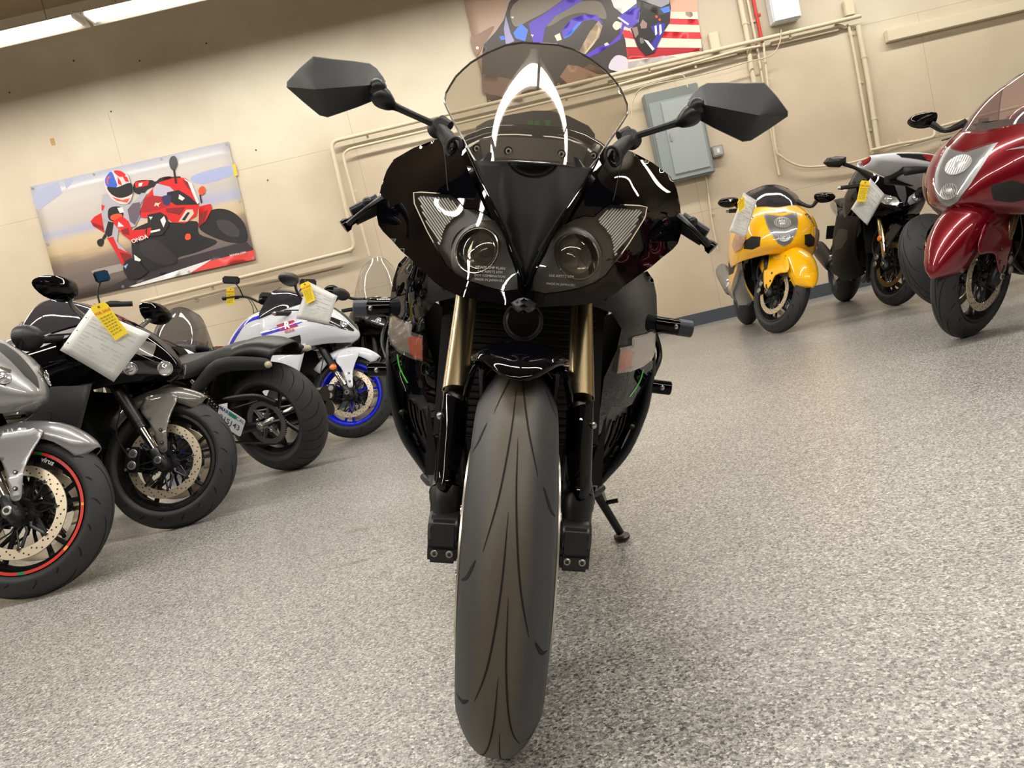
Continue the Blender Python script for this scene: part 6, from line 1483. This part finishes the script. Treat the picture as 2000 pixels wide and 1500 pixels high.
lay1 = [
 ([(110, 470), (300, 380), (420, 360), (330, 470), (210, 560), (140, 600)], PS, 1),
 ([(1340, 340), (1640, 255), (1655, 330), (1420, 400)], C('blue_haze', (158, 166, 202)), 1),
 ([(1655, 245), (1680, 240), (1700, 330), (1670, 340)], C('yellow', (214, 186, 60)), 0),
 ([(560, 1075), (900, 1000), (1000, 1000), (700, 1100)], C('road_streak', (158, 146, 142)), 1),
 ([(640, 1245), (960, 1060), (1300, 970), (1700, 860), (1770, 850), (1825, 910), (1600, 990), (1340, 1060), (850, 1190)], C('shadow_print', (52, 44, 50)), 0),
 ([(850, 1200), (1330, 1040), (1500, 985), (1330, 1095), (900, 1200)], PW, 0),
 ([(1330, 1092), (1480, 1000), (1828, 912), (1836, 988)], C('red_kerb', (222, 70, 66)), 0),
 ([(1440, 640), (1520, 595), (1620, 600), (1710, 655), (1765, 740), (1775, 840), (1700, 860), (1600, 845), (1480, 800), (1400, 740)], PK, 1),
 ([(1540, 680), (1640, 690), (1710, 760), (1700, 810), (1620, 800), (1550, 740)], PDG, 1),
 ([(870, 860), (880, 760), (1000, 700), (1130, 650), (1180, 700), (1380, 690), (1400, 790), (1540, 850), (1380, 930), (1240, 970), (1230, 1020), (1150, 1045), (960, 1090), (890, 1000)], PK, 1),
 ([(940, 850), (1040, 830), (1130, 880), (1220, 980), (1160, 1030), (1060, 1010), (960, 950)], C('wheel_grey', (44, 40, 42)), 1),
 ([(550, 690), (580, 655), (640, 622), (660, 700), (660, 780), (575, 730)], PR, 0), ([(555, 695), (650, 730), (655, 760), (570, 725)], PD, 0),
 ([(600, 850), (615, 830), (645, 825), (656, 850), (640, 885), (612, 880)], PK, 1), ([(640, 820), (690, 740), (730, 690), (745, 700), (700, 780), (655, 835)], PK, 0),
 ([(890, 460), (900, 380), (1020, 368), (1060, 380), (1100, 350), (1180, 340), (1200, 380), (1080, 410), (1000, 440), (960, 480)], PK, 1), ([(895, 385), (1010, 370), (1000, 410), (905, 430)], PR, 0), ([(930, 392), (960, 388), (950, 415), (925, 418)], PW, 0), ([(1105, 350), (1250, 338), (1270, 360), (1110, 378)], C('glove', (60, 30, 34)), 0),
 ([(935, 620), (970, 520), (1040, 430), (1090, 385), (1200, 352), (1290, 350), (1350, 400), (1400, 560), (1380, 650), (1290, 705), (1190, 700), (1130, 645), (1020, 668), (945, 660)], PR, 0),
 ([(935, 620), (970, 520), (1040, 480), (1140, 510), (1180, 570), (1020, 620)], C('deep_red', (164, 24, 34)), 0),
 ([(1280, 352), (1345, 395), (1400, 545), (1385, 555), (1330, 430)], PW, 0), ([(1270, 365), (1310, 380), (1340, 450), (1310, 430)], PD, 0),
 ([(1040, 440), (1070, 395), (1170, 420), (1215, 462), (1150, 500), (1045, 490)], C('screen_grey', (176, 172, 190)), 0),
 ([(1150, 465), (1240, 445), (1330, 500), (1395, 560), (1220, 565), (1150, 520)], PK, 0), ([(1110, 500), (1180, 490), (1170, 560), (1130, 560)], C('navy', (50, 40, 90)), 1), ([(1245, 480), (1290, 510), (1270, 530), (1240, 515)], PW, 0),
 ([(1060, 545), (1085, 550), (1105, 540), (1085, 565), (1090, 580), (1070, 565), (1050, 575)], C('cream_decal', (226, 200, 160)), 0),
 ([(1140, 590), (1290, 580), (1250, 640), (1150, 620)], PD, 0),
 ([(1240, 695), (1300, 600), (1350, 598), (1362, 630), (1310, 692)], C('lamp_print', (210, 190, 170)), 0), ([(1265, 680), (1310, 620), (1330, 622), (1290, 685)], PK, 0),
 ([(1400, 575), (1490, 553), (1502, 590), (1450, 690), (1395, 735)], PR, 0), ([(1400, 640), (1470, 600), (1440, 700), (1398, 732)], PD, 0),
 ([(1395, 450), (1420, 418), (1446, 428), (1446, 470), (1412, 486)], PO, 1), ([(1403, 485), (1415, 482), (1425, 545), (1415, 550)], PK, 0),
 ([(1300, 790), (1330, 790), (1335, 825), (1305, 838), (1290, 820)], PO, 1),
 ([(1165, 232), (1180, 188), (1214, 184), (1232, 236), (1212, 290), (1182, 282)], C('mirror_print', (66, 66, 70)), 1), ([(1196, 284), (1210, 284), (1230, 395), (1212, 395)], PK, 0),
 ([(1000, 640), (1100, 620), (1150, 650), (1170, 720), (1120, 800), (1080, 760), (1000, 700)], PK, 0), ([(1100, 680), (1130, 650), (1145, 690), (1125, 740)], PW, 0), ([(1010, 655), (1040, 655), (1025, 680)], PW, 0),
 ([(650, 480), (700, 470), (760, 540), (870, 560), (950, 470), (1000, 470), (940, 560), (940, 650), (900, 730), (770, 760), (760, 850), (870, 960), (890, 1010), (820, 1040), (760, 920), (690, 830), (660, 760), (640, 640), (640, 540)], PG, 0),
 ([(880, 550), (940, 540), (940, 640), (900, 720), (860, 690), (840, 600)], C('purple_grey', (98, 86, 100)), 0),
 ([(690, 690), (735, 700), (720, 800), (690, 815), (665, 780)], PK, 0),
 ([(680, 820), (730, 810), (770, 900), (860, 940), (895, 1000), (860, 1030), (800, 1030), (750, 930)], PR, 0), ([(780, 930), (865, 950), (890, 1000), (820, 1020)], PD, 0),
 ([(640, 560), (665, 570), (650, 610), (640, 600)], PR, 0),
 ([(690, 610), (720, 578), (790, 580), (810, 640), (780, 690), (700, 680)], PK, 1), ([(760, 585), (800, 580), (815, 620), (780, 625)], PW, 0), ([(710, 650), (760, 630), (800, 640), (790, 675), (720, 680)], PO, 1),
 ([(720, 690), (800, 650), (850, 690), (880, 760), (990, 752), (1030, 790), (1000, 820), (880, 850), (800, 790)], PR, 0), ([(765, 735), (770, 692), (815, 730)], PW, 0), ([(790, 760), (850, 740), (860, 800), (810, 790)], PD, 0),
 ([(985, 760), (1040, 740), (1110, 735), (1125, 790), (1060, 805), (1000, 800)], PK, 1), ([(1000, 770), (1100, 750), (1100, 765), (1010, 785)], PW, 0), ([(1000, 745), (1030, 740), (1020, 800), (995, 795)], PR, 0),
 ([(810, 1050), (830, 1000), (900, 980), (980, 1060), (1000, 1090), (930, 1135), (860, 1138), (825, 1100)], PK, 1), ([(812, 1040), (850, 1020), (830, 1060)], C('boot_blue', (130, 170, 210)), 0), ([(895, 950), (950, 990), (940, 1005), (900, 995)], PW, 0),
 ([(664, 375), (690, 320), (740, 294), (800, 300), (845, 335), (862, 385), (882, 440), (876, 500), (845, 550), (790, 556), (730, 525), (690, 475), (668, 425)], C('helmet_white', (216, 196, 196)), 1),
 ([(668, 370), (692, 322), (720, 305), (745, 360), (760, 420), (690, 425)], PB, 1), ([(680, 370), (695, 340), (715, 350), (705, 395), (685, 400)], PO, 1), ([(735, 298), (790, 298), (830, 330), (790, 345), (760, 330)], PR, 1), ([(800, 330), (840, 345), (855, 385), (825, 380)], PR, 0), ([(765, 340), (790, 380), (800, 410), (770, 400)], PR, 0), ([(720, 500), (760, 530), (840, 545), (860, 510), (800, 525)], PO, 0),
 ([(685, 425), (760, 425), (862, 390), (884, 440), (872, 480), (790, 508), (720, 482)], PK, 1)]
bn1 = banner([(60, 365), (445.5, 276.5), (500, 507.5), (121, 591)], 'racing banner with a red motorcycle and helmeted rider leaning, on the left of the wall', lay1, bg1, Z1, [(.01, .02), (.32, .02), (.66, .02), (.99, .02), (.01, .5), (.99, .5), (.01, .98), (.32, .98), (.66, .98), (.99, .98)])
def banner_text(bn, txt, px_, py_, size, m, ang=0):
    c = W(px_, py_, .03); w = np.array(bn.location); t = MB(); ca, sa = math.cos(R(ang)), math.sin(R(ang))
    text_mb(txt, size, m, lambda x, y: (c[0] - w[0] + x * ca - y * sa, c[1] - w[1] - .012, c[2] - w[2] + x * sa + y * ca), bold=size * .02, mb=t); t.build('printed_lettering', bn)
banner_text(bn1, 'ONDA', 40 + 935 / 4, 260 + 828 / 4, .06, PW, 6)
banner_text(bn1, 'HONDA.COM', 40 + 1700 / 4, 260 + 945 / 4, .028, PW, -1)
Z2 = lambda x, y: (880 + x / 3.846, y / 3.846)
bg2 = printmat('banner_brown_background', [(0, (92, 72, 62)), (.2, (120, 92, 78)), (.5, (168, 138, 120)), (1, (186, 160, 142))], .25, -.63, .63, 0)
PU, PC, PF = C('violet', (84, 62, 186)), C('cream', (224, 206, 190)), C('flag_red', (200, 44, 52))
PX = C('warm_black', (62, 56, 54)); PTN = C('tan2', (150, 132, 110)); PBL = C('bright_blue', (70, 120, 226)); PDB = C('deep_blue', (46, 44, 150))
lay2 = [
 ([(1280, -400), (1790, -440), (1850, 60), (1890, 385), (1300, 540), (1240, 100)], PC, 0),
 ([(1300, -300), (1800, -330), (1815, -230), (1300, -200)], PF, 0), ([(1300, -110), (1825, -130), (1838, -60), (1300, -40)], PF, 0),
 ([(1560, 0), (1848, -10), (1856, 90), (1560, 90)], C('flag_tan', (206, 160, 136)), 0),
 ([(1600, 140), (1858, 145), (1866, 190), (1600, 182)], PF, 0), ([(1480, 235), (1874, 245), (1884, 295), (1480, 285)], PF, 0), ([(1280, 355), (1890, 362), (1893, 383), (1560, 430), (1320, 450)], C('flag_dark_red', (170, 30, 40)), 0), ([(1285, 225), (1345, 235), (1400, 300), (1300, 285)], PF, 0),
 ([(1330, 470), (1600, 420), (1700, 428), (1340, 520)], C('track', (170, 160, 160)), 0),
 ([(150, 290), (210, 260), (330, 200), (250, 340), (190, 420)], C('brown_fold', (134, 104, 88)), 1),
 ([(235, 640), (236, 420), (250, 340), (340, 240), (400, 150), (440, 20), (560, -120), (900, -300), (1200, -280), (1480, -60), (1480, 60), (1260, 180), (1310, 300), (1335, 490), (1200, 560), (1050, 480), (820, 620), (500, 600)], PX, 0),
 ([(470, 40), (760, -120), (1000, -140), (760, 60), (600, 150), (480, 200)], C('glare_grey', (128, 118, 104)), 1),
 ([(840, 40), (1080, 10), (1150, 60), (1160, 150), (1010, 100), (880, 120), (740, 200), (700, 160)], C('fairing_taupe', (112, 104, 92)), 1),
 ([(585, 180), (700, 110), (850, 0), (1040, -110), (1100, -60), (900, 60), (790, 120), (710, 210), (690, 320), (620, 320)], PU, 0),
 ([(835, 235), (900, 150), (1000, 112), (1100, 118), (1150, 190), (1130, 175), (1060, 150), (960, 170), (845, 290)], PU, 0), ([(850, 285), (960, 170), (990, 165), (900, 270), (855, 292)], PBL, 0),
 ([(470, 250), (530, 178), (582, 228), (560, 312), (490, 290)], PBL, 0), ([(415, 120), (450, 250), (480, 310), (415, 340), (400, 220)], C('pale_violet', (150, 148, 190)), 0), ([(365, 280), (400, 270), (410, 300), (380, 305)], PBL, 0),
 ([(955, 405), (1040, 250), (1110, 160), (1140, 200), (1112, 290), (1010, 400), (980, 420)], PTN, 0), ([(1000, 410), (1090, 290), (1110, 200), (1125, 230), (1080, 330), (1015, 408)], C('tan_light', (184, 168, 140)), 0),
 ([(1000, 425), (1105, 360), (1200, 330), (1270, 260), (1285, 190), (1310, 175), (1275, 300), (1110, 402), (1030, 440)], PU, 0), ([(1150, 335), (1175, 322), (1190, 340), (1160, 352)], C('pale_mark', (220, 190, 190)), 0),
 ([(780, 270), (820, 250), (835, 300), (800, 312)], PC, 0), ([(450, 130), (475, 128), (470, 145)], PW, 0), ([(600, 260), (625, 265), (615, 280)], PW, 0),
 ([(235, 640), (238, 560), (420, 590), (520, 620), (540, 760), (240, 700)], C('brown_ground', (118, 92, 82)), 0),
 ([(820, 580), (880, 490), (960, 500), (1100, 560), (1180, 560), (900, 650)], C('brown_ground2', (150, 116, 96)), 0),
 ([(1185, 505), (1210, 450), (1255, 418), (1322, 440), (1332, 500), (1290, 540), (1210, 530)], C('knee_white', (196, 190, 206)), 1),
 ([(1180, -60), (1390, -90), (1395, 30), (1290, 112), (1225, 60)], PW, 0), ([(1285, 112), (1395, 38), (1400, 62), (1290, 132)], C('line_blue', (70, 80, 170)), 0),
 ([(1260, 130), (1420, 60), (1405, 180), (1340, 215), (1290, 190)], PU, 0), ([(1250, 140), (1262, 132), (1340, 185), (1330, 195)], PW, 0),
 ([(1215, 200), (1240, 165), (1275, 180), (1270, 215), (1240, 232)], PC, 1),
 ([(1430, 20), (1640, -40), (1652, 60), (1645, 170), (1600, 240), (1560, 330), (1530, 400), (1465, 422), (1400, 350), (1350, 220), (1410, 170)], PK, 0),
 ([(1400, 0), (1500, -80), (1650, -60), (1640, 30), (1580, 60)], C('suit_grey', (150, 146, 156)), 0), ([(1440, 20), (1560, 60), (1600, 110), (1560, 120), (1450, 60)], PX, 0),
 ([(1420, 190), (1440, 150), (1475, 180), (1470, 215), (1430, 220)], C('chest_tan', (150, 120, 110)), 0),
 ([(1500, 205), (1560, 175), (1610, 180), (1600, 250), (1560, 330), (1535, 388), (1500, 340), (1540, 280)], PDB, 0), ([(1530, 200), (1545, 195), (1550, 260), (1535, 270)], PW, 0), ([(1565, 190), (1580, 188), (1585, 250), (1568, 270)], PW, 0), ([(1450, 300), (1480, 310), (1530, 370), (1515, 385)], PW, 0), ([(1570, 70), (1640, 50), (1648, 90), (1600, 105)], PBL, 0),
 ([(1420, 290), (1445, 295), (1450, 325), (1425, 330)], C('glove_grey', (110, 105, 108)), 1), ([(1360, 215), (1400, 205), (1410, 260), (1385, 290)], C('glove_mix', (140, 118, 112)), 0),
 ([(1535, 122), (1552, 122), (1552, 138), (1538, 138)], PO, 1), ([(1560, 145), (1575, 145), (1575, 160), (1562, 160)], PO, 1)]
bn2 = banner([(903, -14), (1334, -118), (1373, 101), (953, 204)], 'racing banner with a blue motorcycle, rider and striped flag, behind the windscreen top', lay2, bg2, Z2, [(.01, .98), (.33, .98), (.66, .98), (.99, .98), (.99, .5), (.01, .5)])
